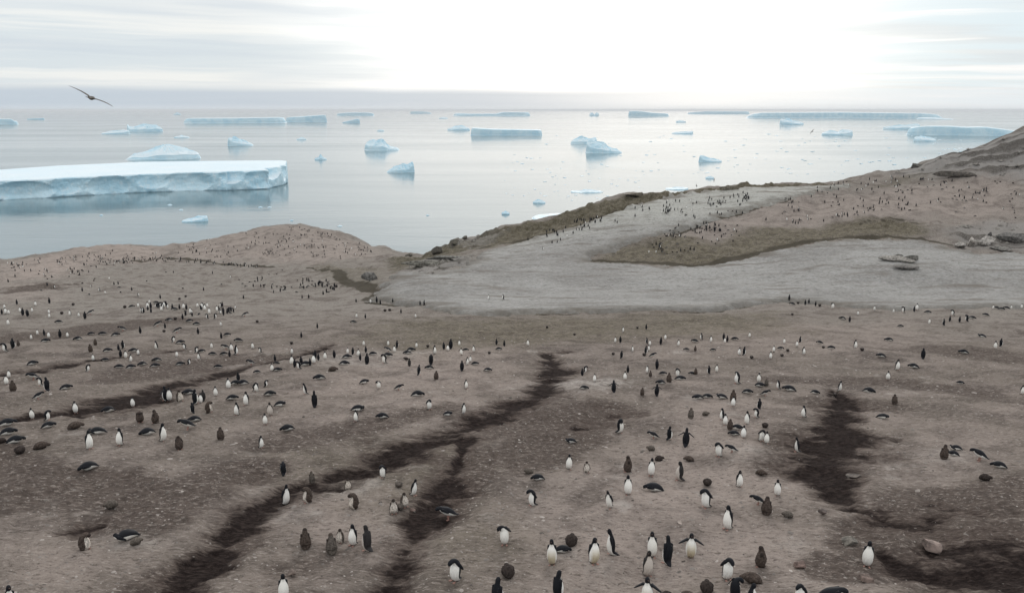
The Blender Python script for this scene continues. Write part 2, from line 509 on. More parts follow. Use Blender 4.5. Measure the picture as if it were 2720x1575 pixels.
# pale guano splashes
pale = np.zeros(X.shape)
for x_, y_, w_, k_ in ((1420, 945, 2.2, 1.0), (1440, 955, 1.4, .9), (1400, 938, 1.2, .7), (870, 1200, .9, .6), (340, 1325, .8, .7), (700, 1260, .8, .5), (2330, 1120, 1.0, .6), (1860, 1110, 1.2, .6), (840, 890, 2.4, .5), (960, 870, 2.0, .5), (560, 900, 2.0, .5)):
    h_ = hit(x_ * OV, y_ * OV)
    pale = np.maximum(pale, k_ * (1 - sstep(np.hypot((X - h_[0]) * 0.7, Y - h_[1]) / w_ + wobble * .4 + fine * .3, .2, 1.2)))
rs_ = np.random.default_rng(31)
for q in range(70):
    a_ = rs_.uniform(-.6, .6); r0 = 15 * math.exp(rs_.random() * 1.3)
    w_ = rs_.uniform(.25, .7)
    i_ = slice(max(int(np.searchsorted(AZ, a_ - 2 / r0)), 0), int(np.searchsorted(AZ, a_ + 2 / r0)))
    j_ = slice(int(np.searchsorted(RR, r0 - 2)), int(np.searchsorted(RR, r0 + 2)))
    dd = np.hypot(X[i_, j_] - math.sin(a_) * r0, Y[i_, j_] - math.cos(a_) * r0) / w_ + fine[i_, j_] * .8
    pale[i_, j_] = np.maximum(pale[i_, j_], rs_.uniform(.25, .7) * (1 - sstep(dd, .1, 1.1)))
# bare rock
rock = np.zeros(X.shape)
for pts, soft, k in (([(2180, 428), (2300, 390), (2420, 350), (2560, 310), (2640, 300), (2640, 500), (2520, 440), (2400, 425), (2300, 435)], 3, 1.0),
                     ([(2330, 575), (2420, 545), (2620, 530), (2620, 630), (2480, 615), (2380, 612)], 2, .8), ([(1030, 650), (1160, 628), (1160, 652), (1060, 676), (990, 672)], 2, .9),
                     ([(1062, 622), (1180, 580), (1250, 570), (1180, 612)], 1.5, .5)):
    sd_ = poly_sd(pts) + wobble * soft * 0.5
    rock = np.maximum(rock, k * sstep(sd_, -soft, soft))

# relief ------------------------------------------------------------
farfade = sstep(RR, 60, 150)[None]
relief = fbm(X, Y, 9.0, 3, 3) * (0.22 + 0.35 * farfade) + fbm(X, Y, 1.6, 3, 4) * 0.085 + fine * 0.042 + fbm(X, Y, 0.16, 2, 9) * 0.012 * (1 - sstep(RR, 30, 60))[None]
calm = 1 - 0.75 * sstep(snow_sd, -1.0, 2.0)
relief = relief + fbm(X, Y, 4.0, 4, 33) * 0.30 * farfade
relief *= calm
HZ = HZ + relief - 0.19 * gul - 0.22 * wet_shade * (1 - 0.5 * farfade) - 0.06 * brown
# strata ribs on the bare rock, running down to the left
ca, sa = math.cos(0.5), math.sin(0.5)
U = X * ca + Y * sa; V = -X * sa + Y * ca
ARC = np.arctan2(X, Y) * 170.0 + 0 * X; RAD = np.hypot(X, Y)
strata = fbm(ARC * 0.09, RAD - ARC * 0.12, 2.0, 4, 8)
HZ = HZ + rock * (np.abs(strata) * 1.0 - 0.25 + fbm(X, Y, 1.2, 4, 12) * 0.15)
# crumbly rim along the shore ridge
rim = olive * sstep(RR, 135, 150)[None] * (X > -35)
HZ = HZ + rim * (fbm(X, Y, 2.4, 4, 14) * 0.85)


def grid_mesh(name, Zg, mask=None):
    ii, jj = np.meshgrid(np.arange(NA - 1), np.arange(NR - 1), indexing='ij')
    q = np.stack([ii * NR + jj, (ii + 1) * NR + jj, (ii + 1) * NR + jj + 1, ii * NR + jj + 1], -1)
    # counter-clockwise seen from above
    q = q[..., ::-1]
    if mask is not None:
        keep = mask[:-1, :-1] | mask[1:, :-1] | mask[1:, 1:] | mask[:-1, 1:]
        q = q[keep]
    q = q.reshape(-1, 4)
    co = np.stack([X, Y, Zg], -1).reshape(-1, 3)
    used = np.unique(q)
    remap = np.full(NA * NR, -1, np.int64); remap[used] = np.arange(len(used))
    q = remap[q]; co = co[used]
    me = bpy.data.meshes.new(name)
    me.vertices.add(len(co)); me.vertices.foreach_set('co', co.astype(np.float32).ravel())
    me.loops.add(q.size); me.loops.foreach_set('vertex_index', q.astype(np.int32).ravel())
    me.polygons.add(len(q))
    me.polygons.foreach_set('loop_start', np.arange(0, q.size, 4, dtype=np.int32))
    me.polygons.foreach_set('loop_total', np.full(len(q), 4, np.int32))
    me.polygons.foreach_set('use_smooth', np.ones(len(q), bool))
    me.update(calc_edges=True)
    me.validate()
    return me, used


def fattr(me, name, arr, used):
    at = me.attributes.new(name, 'FLOAT', 'POINT')
    at.data.foreach_set('value', arr.reshape(-1)[used].astype(np.float32))


# ground material
gm_, T, B = mat('guano_soil')
geo = T.node('ShaderNodeNewGeometry').outputs['Position']
nA = T.noise(geo, 0.22, 4, 0.6)
nB = T.noise(geo, 1.1, 5, 0.62)
nC = T.noise(geo, 5.5, 5, 0.65)
nD = T.noise(geo, 24.0, 4, 0.6)
nE = T.noise(T.mapping(geo, (0.5, 1.6, 1.0)), 3.0, 4, 0.65, 0.8)
nF = T.noise(T.mapping(geo, (0.55, 1.5, 1.0), rot=(0, 0, 0.3)), 7.5, 4, 0.7, 0.4)
nG = T.noise(T.mapping(geo, (0.6, 1.3, 1.0), rot=(0, 0, -0.4)), 15.0, 3, 0.7)
nH = T.noise(geo, 0.45, 5, 0.62, 0.5)
c = T.mix(T.ss(nH, 0.34, 0.64), (0.100, 0.084, 0.076), (0.215, 0.184, 0.165))
c = T.mix(T.m('MULTIPLY', T.ss(nA, 0.42, 0.60), 0.5), c, (0.152, 0.131, 0.113))
c = T.mix(T.m('MULTIPLY', T.attr('dry').outputs['Fac'], T.ss(nH, 0.36, 0.58, 0.25, 1.0)), c, (0.222, 0.205, 0.186))
c = T.mix(T.m('MULTIPLY', T.attr('pink').outputs['Fac'], T.ss(nH, 0.28, 0.58, 0.30, 1.0)), c, (0.325, 0.275, 0.248))
c = T.mix(T.m('MULTIPLY', T.attr('pale').outputs['Fac'], T.ss(nB, 0.35, 0.6, 0.2, 0.9)), c, (0.40, 0.37, 0.345))
ol = T.attr('olive').outputs['Fac']
c = T.mix(T.m('MULTIPLY', ol, T.ss(nE, 0.30, 0.62, 0.5, 1.0)), c, T.mix(T.ss(nB, 0.36, 0.62), (0.060, 0.052, 0.034), (0.135, 0.120, 0.084)))
c = T.mix(T.m('MULTIPLY', T.attr('moss').outputs['Fac'], T.ss(nB, 0.62, 0.40, 0.35, 0.9)), c, (0.060, 0.054, 0.032))
br = T.attr('brown').outputs['Fac']
brm = T.ss(T.m('ADD', br, T.m('ADD', T.m('MULTIPLY', T.m('SUBTRACT', nE, 0.5), 0.7), T.m('MULTIPLY', T.m('SUBTRACT', nA, 0.5), 0.5))), 0.10, 0.60)
c = T.mix(T.m('MULTIPLY', brm, 0.85), c, T.mix(T.ss(nC, 0.35, 0.65), (0.048, 0.038, 0.034), (0.100, 0.080, 0.070)))
# pebbles, feather and shell fleck; dark clods
c = T.mix(T.m('MULTIPLY', T.ss(nC, 0.44, 0.30), 0.60), c, (0.072, 0.059, 0.052))
c = T.mix(T.m('MULTIPLY', T.ss(nF, 0.53, 0.66), 0.60), c, (0.34, 0.30, 0.272))
c = T.mix(T.m('MULTIPLY', T.ss(nF, 0.46, 0.34), 0.70), c, (0.060, 0.049, 0.043))
c = T.mix(T.m('MULTIPLY', T.ss(nG, 0.61, 0.72), 0.65), c, (0.40, 0.36, 0.335))
c = T.mix(T.m('MULTIPLY', T.ss(nG, 0.40, 0.30), 0.60), c, (0.052, 0.042, 0.037))
c = T.mix(T.m('MULTIPLY', T.ss(nE, 0.60, 0.74), 0.55), c, (0.060, 0.048, 0.042))
gf = T.attr('gully').outputs['Fac']
gmar = T.ss(T.m('ADD', gf, T.m('MULTIPLY', T.m('SUBTRACT', nE, 0.5), 0.7)), 0.08, 0.55)
c = T.mix(T.m('MULTIPLY', gmar, 0.78), c, T.mix(T.ss(nF, 0.38, 0.62), (0.050, 0.038, 0.034), (0.110, 0.088, 0.077)))
gmask = T.ss(T.m('ADD', gf, T.m('ADD', T.m('MULTIPLY', T.m('SUBTRACT', nE, 0.5), 0.8), T.m('MULTIPLY', T.m('SUBTRACT', nB, 0.5), 0.9))), 0.40, 0.80)
c = T.mix(T.m('MULTIPLY', gmask, 0.94), c, T.mix(T.ss(nF, 0.40, 0.72), (0.011, 0.008, 0.0078), (0.040, 0.030, 0.027)))
wet_shade_fac = T.attr('wet_shade').outputs['Fac']
wet_shade_mask = T.ss(T.m('ADD', wet_shade_fac, T.m('MULTIPLY', T.m('SUBTRACT', nB, 0.5), 0.8)), 0.25, 0.75)
c = T.mix(T.m('MULTIPLY', wet_shade_mask, 0.88), c, T.mix(nC, (0.030, 0.026, 0.020), (0.075, 0.066, 0.050)))  # wet ground colour, also used for the painted cliff-edge shadow
rk = T.attr('rock').outputs['Fac']
rs = T.m('ADD', T.attr('strata').outputs['Fac'], T.m('MULTIPLY', T.m('SUBTRACT', nB, 0.5), 0.3))
rcol = T.mix(T.ss(rs, -0.42, -0.05), (0.062, 0.057, 0.052), (0.225, 0.215, 0.206))
rcol = T.mix(T.m('MULTIPLY', T.ss(nC, 0.45, 0.65), 0.4), rcol, (0.33, 0.32, 0.31))
c = T.mix(T.m('MULTIPLY', rk, 0.85), c, rcol)
T.put(B.inputs['Base Color'], c)
B.inputs['Roughness'].default_value = 1.0
B.inputs['Specular IOR Level'].default_value = 0.03
hgt = T.m('ADD', T.m('MULTIPLY', nC, 0.6), T.m('MULTIPLY', nD, 0.25))
bump = T.node('ShaderNodeBump', Strength=1.0, Distance=0.14, Height=hgt)
T.put(B.inputs['Normal'], bump.outputs[0])

me, used = grid_mesh('ground', HZ)
for nm, ar in (('gully', gul), ('brown', brown), ('wet_shade', wet_shade), ('olive', olive), ('pink', pink), ('rock', rock), ('strata', strata), ('moss', rim), ('dry', dry), ('pale', pale)):
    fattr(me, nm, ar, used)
me.materials.append(gm_)
o = link('ground', me)
tag(o, 'brown guano-stained rookery hills with dark muddy runnels above the sea', kind='structure')

# snow field lying on the ground
sm_, T, B = mat('dirty_snow')
geo = T.node('ShaderNodeNewGeometry').outputs['Position']
nA = T.noise(geo, 0.09, 4, 0.6)
nB = T.noise(T.mapping(geo, (0.6, 1.0, 1.0), rot=(0, 0, 0.35)), 1.2, 6, 0.70, 0.3)
nC = T.noise(T.mapping(geo, (0.8, 1.0, 1.0)), 3.2, 5, 0.75)
c = T.mix(T.ss(nA, 0.35, 0.65), (0.225, 0.221, 0.212), (0.290, 0.288, 0.278))
c = T.mix(T.ss(T.attr('clean').outputs['Fac'], 0.0, 1.0, 0.0, 0.75), c, (0.385, 0.388, 0.360))
c = T.mix(T.m('MULTIPLY', T.ss(nB, 0.50, 0.30), 0.60), c, (0.115, 0.112, 0.106))
c = T.mix(T.m('MULTIPLY', T.ss(nB, 0.52, 0.70), 0.40), c, (0.31, 0.32, 0.33))
c = T.mix(T.m('MULTIPLY', T.ss(nC, 0.48, 0.34), 0.75), c, (0.105, 0.10, 0.095))
c = T.mix(T.m('MULTIPLY', T.ss(nC, 0.54, 0.68), 0.70), c, (0.40, 0.37, 0.38))
nS = T.noise(T.mapping(geo, (0.10, 0.5, 0.5), rot=(0, 0, 0.3)), 1.0, 5, 0.6, 0.8)
c = T.mix(T.m('MULTIPLY', T.ss(nS, 0.52, 0.68), 0.7), c, (0.135, 0.120, 0.105))
c = T.mix(T.m('MULTIPLY', T.attr('edge').outputs['Fac'], T.ss(nB, 0.3, 0.65, 0.3, 1.0)), c, (0.15, 0.138, 0.122))
T.put(B.inputs['Base Color'], c)
B.inputs['Roughness'].default_value = 1.0
B.inputs['Specular IOR Level'].default_value = 0.03
bump = T.node('ShaderNodeBump', Strength=0.8, Distance=0.20, Height=T.m('ADD', nB, T.m('MULTIPLY', nC, 0.5)))
T.put(B.inputs['Normal'], bump.outputs[0])
thick = -0.35 + 0.75 * sstep(snow_sd, -0.8, 1.2)
SZ = HZ + thick
SZ = SZ + (fbm(U, V * 1.5, 7.0, 4, 21) * 0.08 + fbm(X, Y, 1.3, 2, 22) * 0.05) * sstep(snow_sd, 0, 2)
me, used = grid_mesh('snow_field', SZ, snow_sd > -1.6)
clean = np.zeros(X.shape)
clean = np.maximum(clean, sstep(Y, 118, 150))
fattr(me, 'clean', clean, used)
fattr(me, 'edge', 1 - sstep(snow_sd + wobble * 1.2, 0.0, 3.2), used)
me.materials.append(sm_)
o = link('snow_field', me)
tag(o, 'dirty grey snow field filling the hollow and climbing the far slope', kind='structure')
HG = np.where(snow_sd > 0.1, np.maximum(HZ, SZ), HZ)
HZ = HG                                              # everything else stands on the real surface

# ------------------------------------------------------------------ sea
wm, T, B = mat('sea_water')
geo = T.node('ShaderNodeNewGeometry').outputs['Position']
w1 = T.noise(T.mapping(geo, (0.5, 1.0, 1.0), rot=(0, 0, 0.12)), 0.30, 4, 0.6, 0.3)
w2 = T.noise(T.mapping(geo, (0.30, 1.0, 1.0), rot=(0, 0, 0.05)), 0.045, 4, 0.55, 0.5)
w3 = T.noise(T.mapping(geo, (0.25, 1.0, 1.0)), 0.006, 4, 0.55, 0.6)
hh = T.m('ADD', T.m('MULTIPLY', w1, 0.35), T.m('MULTIPLY', w2, 1.4))
rad_ = T.node('ShaderNodeVectorMath', {'operation': 'LENGTH'}, Vector=geo).outputs['Value']
bump = T.node('ShaderNodeBump', Strength=T.ss(rad_, 400.0, 6000.0, 0.38, 0.03), Distance=0.35, Height=hh)
T.put(B.inputs['Normal'], bump.outputs[0])
B.inputs['Base Color'].default_value = (0.075, 0.125, 0.145, 1)
T.put(B.inputs['Roughness'], T.ss(w3, 0.35, 0.68, 0.07, 0.16))
B.inputs['IOR'].default_value = 1.36
B.inputs['Specular IOR Level'].default_value = 0.75
rad = [0, 150, 400, 1000, 2500, 6000, 15000, 38000]
verts = [(0, 0, 0)]; faces = []
NS = 64
for r in rad[1:]:
    for k in range(NS):
        a = 2 * math.pi * k / NS
        verts.append((r * math.cos(a), r * math.sin(a), 0))
for k in range(NS):
    faces.append((0, 1 + k, 1 + (k + 1) % NS))
for q in range(len(rad) - 2):
    for k in range(NS):
        a = 1 + q * NS + k; b = 1 + q * NS + (k + 1) % NS
        faces.append((a, a + NS, b + NS, b))
me = mesh_from('sea', verts, faces, True, [wm])
o = link('sea', me)
tag(o, 'calm pale grey sea reflecting the overcast sky', kind='structure')

# ------------------------------------------------------------------ icebergs
im, T, B = mat('glacier_ice')
g = T.node('ShaderNodeNewGeometry')
geo = g.outputs['Position']
nz = T.node('ShaderNodeSeparateXYZ', Vector=g.outputs['Normal']).outputs[2]
tcg = T.node('ShaderNodeTexCoord').outputs['Generated']
na = T.noise(geo, 0.05, 4, 0.6)
nb = T.noise(geo, 0.35, 4, 0.6)
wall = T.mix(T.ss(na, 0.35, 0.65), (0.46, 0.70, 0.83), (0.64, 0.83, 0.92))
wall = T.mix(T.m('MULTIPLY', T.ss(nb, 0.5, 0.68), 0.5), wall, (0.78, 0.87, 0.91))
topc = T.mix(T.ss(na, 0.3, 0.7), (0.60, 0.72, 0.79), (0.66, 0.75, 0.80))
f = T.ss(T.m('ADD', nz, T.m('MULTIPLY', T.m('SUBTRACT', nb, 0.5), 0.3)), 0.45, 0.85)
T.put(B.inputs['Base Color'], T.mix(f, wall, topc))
B.inputs['Roughness'].default_value = 0.6
B.inputs['Specular IOR Level'].default_value = 0.3
bump = T.node('ShaderNodeBump', Strength=0.6, Distance=1.0, Height=T.noise(geo, 0.4, 4, 0.6))
T.put(B.inputs['Normal'], bump.outputs[0])


def smooth_noise(n, seed, k=5):
    r = np.random.default_rng(seed)
    s = np.zeros(n)
    t = np.arange(n) / n * 2 * math.pi
    for q in range(1, k + 6):
        s += (r.random() - 0.5) / q * np.cos(q * t + r.random() * 6.28) * 2
    return s


def berg_mesh(name, W, Dp, prof, seed, square=4.0, slant=0.12, rough=0.06, tilt=0.0):
    """one floating block: W wide, Dp deep, prof = [(u, height m)] along its width, u 0..1.
    base outline is a super-ellipse roughened by noise, walls rise to the top's own height"""
    N = 72
    hmax = max(h for _, h in prof)
    pu = np.array([p[0] for p in prof]); ph = np.array([p[1] for p in prof])
    t = np.arange(N) / N * 2 * math.pi
    ct, st_ = np.cos(t), np.sin(t)
    rr = (np.abs(ct) ** square + np.abs(st_) ** square) ** (-1.0 / square)
    nz_ = 1 + smooth_noise(N, seed) * rough
    ox, oy = rr * ct * nz_, rr * st_ * nz_
    ox = ox / np.abs(ox).max()
    rs = np.random.default_rng(seed + 5)
    def height(x, y):
        u = (x + 1) / 2
        h = np.interp(u, pu, ph)
        y = np.asarray(y, float)
        if square < 4:                              # ridged block: sinks towards its front and back edges
            h = h * (1 - 0.62 * np.clip(np.abs(y - 0.12), 0, 1) ** 1.3)
            h = h * (1 + 0.10 * np.sin(x * 9 + seed) * np.cos(y * 5 + seed * 2))
        return np.maximum(h, 0.04 * hmax)
    verts, faces = [], []
    rings = []
    # walls
    for lv, s in ((-0.12, 1.0), (0.0, 1.0), (0.12, 0.985), (0.4, 0.985), (0.7, 0.975), (0.93, 0.965), (1.0, 0.94)):
        s2 = 1 - (1 - s) * 1.0 - slant * max(lv, 0) * 0.25
        dn = 1 + (smooth_noise(N, seed * 13 + int(lv * 100), 7)) * rough * 0.18
        x = ox * s2 * dn; y = oy * s2 * dn
        z = height(x, y) * lv if lv > 0 else np.full(N, lv * hmax)
        rings.append((x, y, z))
    for s in (0.86, 0.7, 0.5, 0.3, 0.12):
        x = ox * s * (1 - slant * 0.25); y = oy * s * (1 - slant * 0.25)
        z = height(x, y) * (1 + 0.05 * (1 - s)) + tilt * y * hmax * 0.3 + rs.normal(0, 0.012 if square >= 4 else 0.03, N) * hmax
        rings.append((x, y, z))
    for x, y, z in rings:
        for k in range(N):
            verts.append((x[k] * W / 2, y[k] * Dp / 2, z[k]))
    for q in range(len(rings) - 1):
        for k in range(N):
            a = q * N + k; b = q * N + (k + 1) % N
            faces.append((a, b, b + N, a + N))
    verts.append((0, 0, float(height(np.array([0.0]), np.array([0.0]))[0])))
    cI = len(verts) - 1
    for k in range(N):
        a = (len(rings) - 1) * N + k; b = (len(rings) - 1) * N + (k + 1) % N
        faces.append((a, b, cI))
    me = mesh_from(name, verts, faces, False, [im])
    return me


def sea_pt(px, py):
    a, s = ray(px, py)
    r = -CAMZ / s
    return math.sin(a) * r, math.cos(a) * r, r, a


bseed = [100]


def berg(name, label, x0, x1, yb, prof, depth=0.5, square=3.5, rot=0.0, cat='iceberg', group=None, rough=0.06, slant=0.12, depth_m=None):
    """prof heights in survey pixels above the waterline yb"""
    bseed[0] += 1
    cx, cy, r, a = sea_pt((x0 + x1) / 2, yb)
    sc = math.hypot(r, CAMZ) / FPX * math.cos(a) ** 0
    Wm = (x1 - x0) * sc * math.cos(a)
    Dp = depth_m or Wm * depth
    pr = [(u, max(h, 0.3) * sc) for u, h in prof]
    me = berg_mesh(name, Wm, Dp, pr, bseed[0], square, slant, rough)
    o = link(name, me)
    # waterline yb is the near edge
    o.location = (cx + math.sin(a) * Dp * 0.5, cy + math.cos(a) * Dp * 0.5, 0)
    o.rotation_euler = (0, 0, -a + rot)
    tag(o, label, cat, group)
    return o


flat = [(0, 1), (1, 1)]
FAR = 'icebergs on the open sea'
HB = 'tabular icebergs along the horizon'
FL = 'small ice floes near the shore'


# the big tabular berg: its own outline with scalloped front
def big_berg():
    fr = []          # front waterline, left to right (px, py)
    front = [(-420, 556), (-200, 545), (0, 532), (100, 528), (230, 520), (350, 514), (480, 509), (560, 507), (600, 508), (680, 504), (722, 503), (748, 496), (764, 486)]
    P = [sea_pt(x, y)[:2] for x, y in front]
    n = 200
    # resample by length
    L = [0]
    for p, q in zip(P[:-1], P[1:]): L.append(L[-1] + math.hypot(q[0] - p[0], q[1] - p[1]))
    s = np.linspace(0, L[-1], n)
    fx = np.interp(s, L, [p[0] for p in P]); fy = np.interp(s, L, [p[1] for p in P])
    # wall normal (towards the camera side)
    tx, ty = np.gradient(fx), np.gradient(fy)
    ln = np.hypot(tx, ty); nx, ny = ty / ln, -tx / ln
    toplev = np.interp(s, [0, L[-1] * .55, L[-1] * .85, L[-1]], [10.5, 11.2, 12.2, 12.6])
    r1 = np.random.default_rng(5)
    sc = np.zeros(n)                                  # scalloped embayments
    for c_, w_, a_ in ((.30, 18, 3.0), (.41, 12, 2.5), (.52, 20, 3.5), (.66, 22, 3.0), (.745, 13, 4.0), (.80, 8, -3.0), (.865, 16, 5.5), (.93, 9, -2.0), (.58, 7, -2.0), (.47, 6, -1.8)):
        sc -= a_ * np.exp(-((s - c_ * L[-1]) / w_) ** 2)
    sc = sc * 1.0 + smooth_noise(n, 3, 14) * 1.4
    verts, faces, rows = [], [], []
    levels = [-0.12, 0.0] + list(np.linspace(0.05, 0.94, 16)) + [1.0]
    bowls = [(.305, .15, 15, .55, 3.5), (.385, .35, 9, .5, 2.0), (.47, .2, 12, .6, 3.0), (.56, .45, 10, .5, 2.2), (.635, .25, 14, .6, 3.2), (.735, .55, 9, .45, 4.2), (.80, .3, 9, .5, 2.0), (.875, .75, 14, .55, 6.5), (.955, .55, 7, .6, 3.5)]
    for li, lv in enumerate(levels):
        off = sc * 0.5 + fbm(s * 1.0, np.full(n, lv * 12.0), 9.0, 4, 51) * 0.7
        for c_, zc, w_, hz, dp in bowls:
            q = ((s - c_ * L[-1]) / w_) ** 2 + ((lv - zc - 0.25) / hz) ** 2
            off -= dp * np.clip(1 - q, 0, 1) ** 0.7
        off -= 0.7 * np.clip(0.06 - lv, 0, 1) * 10       # notch worn at the waterline
        if lv > 0.97: off -= 0.7
        z = toplev * lv if lv > 0 else np.full(n, lv * 12)
        rows.append(np.stack([fx + nx * off, fy + ny * off, z], -1))
    # top, running back to the far edge
    back = [(-420, 478), (-200, 466), (0, 452), (150, 441), (370, 431), (560, 428), (700, 427), (745, 427), (762, 429)]
    BP = []
    for x, y in back:
        a, s_ = ray(x, y)
        r = (12.3 - CAMZ) / s_
        BP.append((math.sin(a) * r, math.cos(a) * r))
    LB = [0]
    for p, q in zip(BP[:-1], BP[1:]): LB.append(LB[-1] + math.hypot(q[0] - p[0], q[1] - p[1]))
    sb = np.linspace(0, LB[-1], n)
    bx = np.interp(sb, LB, [p[0] for p in BP]); by = np.interp(sb, LB, [p[1] for p in BP])
    last = rows[-1]
    for t in (0.03, 0.1, 0.25, 0.45, 0.65, 0.85, 0.97):
        z = last[:, 2] * (1 - t) + 12.6 * t + 0.35 * math.sin(t * 3.1) + smooth_noise(n, int(t * 100) + 7, 8) * 0.10
        rows.append(np.stack([last[:, 0] * (1 - t) + bx * t, last[:, 1] * (1 - t) + by * t, z], -1))
    rows.append(np.stack([bx, by, np.full(n, 12.2)], -1))
    rows.append(np.stack([bx, by, np.full(n, -1.5)], -1))
    for rw in rows: verts += [tuple(v) for v in rw]
    for q in range(len(rows) - 1):
        for k in range(n - 1):
            a = q * n + k
            faces.append((a, a + 1, a + n + 1, a + n))
    m_ = len(rows)
    # close the right-hand end with a rounded bulge, and the far left end flat
    for k in (0, n - 1):
        idx = [q * n + k for q in range(m_)]
        faces.append(idx if k == 0 else idx[::-1])
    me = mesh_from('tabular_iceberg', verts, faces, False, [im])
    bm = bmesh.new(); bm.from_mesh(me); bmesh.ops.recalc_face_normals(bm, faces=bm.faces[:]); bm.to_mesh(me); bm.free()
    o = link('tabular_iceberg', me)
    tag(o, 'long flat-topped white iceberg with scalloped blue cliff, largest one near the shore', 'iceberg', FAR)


big_berg()
B_ = berg
B_('iceberg', 'low pale blue iceberg with a shallow white crest behind the big flat-topped berg', 343, 537, 424, [(0, 3), (.12, 12), (.22, 15), (.45, 30), (.52, 33), (.7, 27), (.9, 15), (1, 5)], .45, 2.2, group=FAR)
B_('iceberg', 'small white wedge iceberg thick on its left end beyond the big berg', 605, 672, 388, [(0, 10), (.1, 21), (.3, 21), (.7, 12), (1, 2)], .5, 2.5, group=FAR)
B_('iceberg', 'pale low iceberg with a knob at one end near the flying bird', 341, 430, 350, [(0, 15), (.05, 17), (.1, 10), (.3, 14), (.55, 17), (.8, 14), (1, 6)], .4, 2.6, group=FAR)
B_('iceberg', 'thin low pale ice slab touching the knobbed iceberg', 273, 343, 357, [(0, 2), (.3, 7), (.7, 9), (1, 9)], .4, 2.4, group=FAR)
B_('ice_floe', 'little white floe right of the knobbed iceberg', 463, 502, 367, [(0, 2), (.5, 6), (1, 2)], .5, 2.2, cat='ice floe', group=FAR)
B_('tabular_iceberg', 'long low tabular iceberg on the horizon, left of its taller twin', 492, 757, 328, [(0, 11), (.1, 12), (.5, 12), (1, 14)], .3, 6, group=HB, rough=.02)
B_('tabular_iceberg', 'taller short tabular iceberg butting the long low one on the horizon', 761, 868, 325, [(0, 11), (.5, 14), (1, 18)], .4, 6, group=HB, rough=.02)
B_('tabular_iceberg', 'cut-off tabular iceberg at the left frame edge on the horizon', -70, 42, 332, [(0, 12), (.5, 12), (.85, 12), (.9, 7), (1, 9)], .4, 5, group=HB, rough=.03)
B_('tabular_iceberg', 'thin faint ice strip on the horizon left of the flying bird', 75, 116, 319, flat + [(1, 1)] if 0 else [(0, 3), (1, 4)], .4, 4, group=HB)
B_('iceberg', 'tiny white iceberg far out above the long tabular berg', 462, 481, 306, [(0, 2), (.5, 6), (1, 2)], .5, 2.2, group=HB)
B_('iceberg', 'domed white iceberg with a low tail to one side, mid-sea', 968, 1062, 400, [(0, 10), (.08, 20), (.25, 26), (.5, 26), (.6, 21), (.66, 11), (.85, 7), (1, 3)], .5, 2.8, group=FAR)
B_('iceberg', 'little conical bit of ice right of the big berg\'s end', 836, 868, 425, [(0, 3), (.35, 6), (.5, 14), (.65, 6), (1, 2)], .5, 2.2, group=FAR)
B_('iceberg', 'fin-tailed iceberg with an upright spike, nearest mid-sea', 1027, 1104, 459, [(0, 2), (.15, 8), (.35, 17), (.55, 20), (.78, 18), (.83, 27), (.9, 26), (.95, 16), (1, 9)], .4, 2.6, group=FAR)
B_('iceberg', 'low blue mound of ice just left of the clean tabular berg', 1187, 1249, 347, [(0, 4), (.3, 9), (.6, 13), (1, 4)], .45, 2.4, group=FAR)
B_('tabular_iceberg', 'clean-cut flat tabular iceberg standing mid-sea with sharp ends', 1249, 1443, 361, [(0, 20), (.3, 16), (1, 14)], .35, 9, group=FAR, rough=.02, slant=.03)
B_('tabular_iceberg', 'faint long tabular iceberg on the horizon over the domed berg', 896, 996, 308, [(0, 5), (.3, 8), (.8, 8), (1, 5)], .4, 5, group=HB)
B_('iceberg', 'wedge-shaped grey iceberg below the faint long tabular one', 908, 956, 328, [(0, 2), (.5, 7), (.8, 11), (1, 10)], .5, 4, group=HB)
B_('tabular_iceberg', 'faint stepped iceberg far off near the middle of the horizon', 1087, 1146, 303, [(0, 6), (.6, 6), (1, 3)], .4, 5, group=HB)
B_('tabular_iceberg', 'thin dark-faced tabular iceberg on the horizon behind the clean-cut one', 1203, 1412, 309, [(0, 8), (.2, 6), (.6, 6), (.62, 10), (1, 10)], .3, 6, group=HB)
B_('ice_floe', 'small dark ice fragment left of the thin tabular iceberg', 1166, 1190, 316, [(0, 2), (.5, 4), (1, 2)], .5, 2.2, cat='ice floe', group=HB)
B_('ice_floe', 'small dark ice speck above the domed iceberg', 1002, 1021, 349, [(0, 2), (.5, 4), (1, 2)], .5, 2.2, cat='ice floe', group=FAR)
B_('ice_floe', 'small white floe between the wedge and domed icebergs', 788, 813, 372, [(0, 2), (.6, 6), (1, 2)], .5, 2.2, cat='ice floe', group=FAR)
B_('iceberg', 'pale lumpy iceberg partly hidden behind the blocky tailed one', 1514, 1586, 383, [(0, 4), (.15, 12), (.4, 20), (.7, 12), (.95, 17), (1, 10)], .45, 2.6, group=FAR)
B_('iceberg', 'blocky blue iceberg with a long pointed tail on the bright water', 1554, 1653, 407, [(0, 28), (.25, 31), (.5, 24), (.6, 16), (.8, 10), (1, 2)], .4, 2.8, group=FAR)
B_('iceberg', 'small teal iceberg with a round head and thin tail on bright water', 1856, 1920, 431, [(0, 12), (.1, 18), (.22, 14), (.35, 10), (.7, 7), (1, 3)], .4, 2.6, group=FAR)
B_('ice_floe', 'thin dark flat floe on the bright water', 1785, 1844, 356, [(0, 3), (.5, 5), (1, 7)], .35, 3, cat='ice floe', group=FAR)
B_('ice_floe', 'tiny dark floe beyond the thin flat one', 1796, 1822, 326, [(0, 4), (.5, 5), (1, 3)], .4, 3, cat='ice floe', group=FAR)
B_('iceberg', 'twin-lumped tiny iceberg on the horizon left of the long ice front', 1566, 1591, 309, [(0, 7), (.3, 9), (.5, 3), (.7, 9), (1, 6)], .4, 3, group=HB)
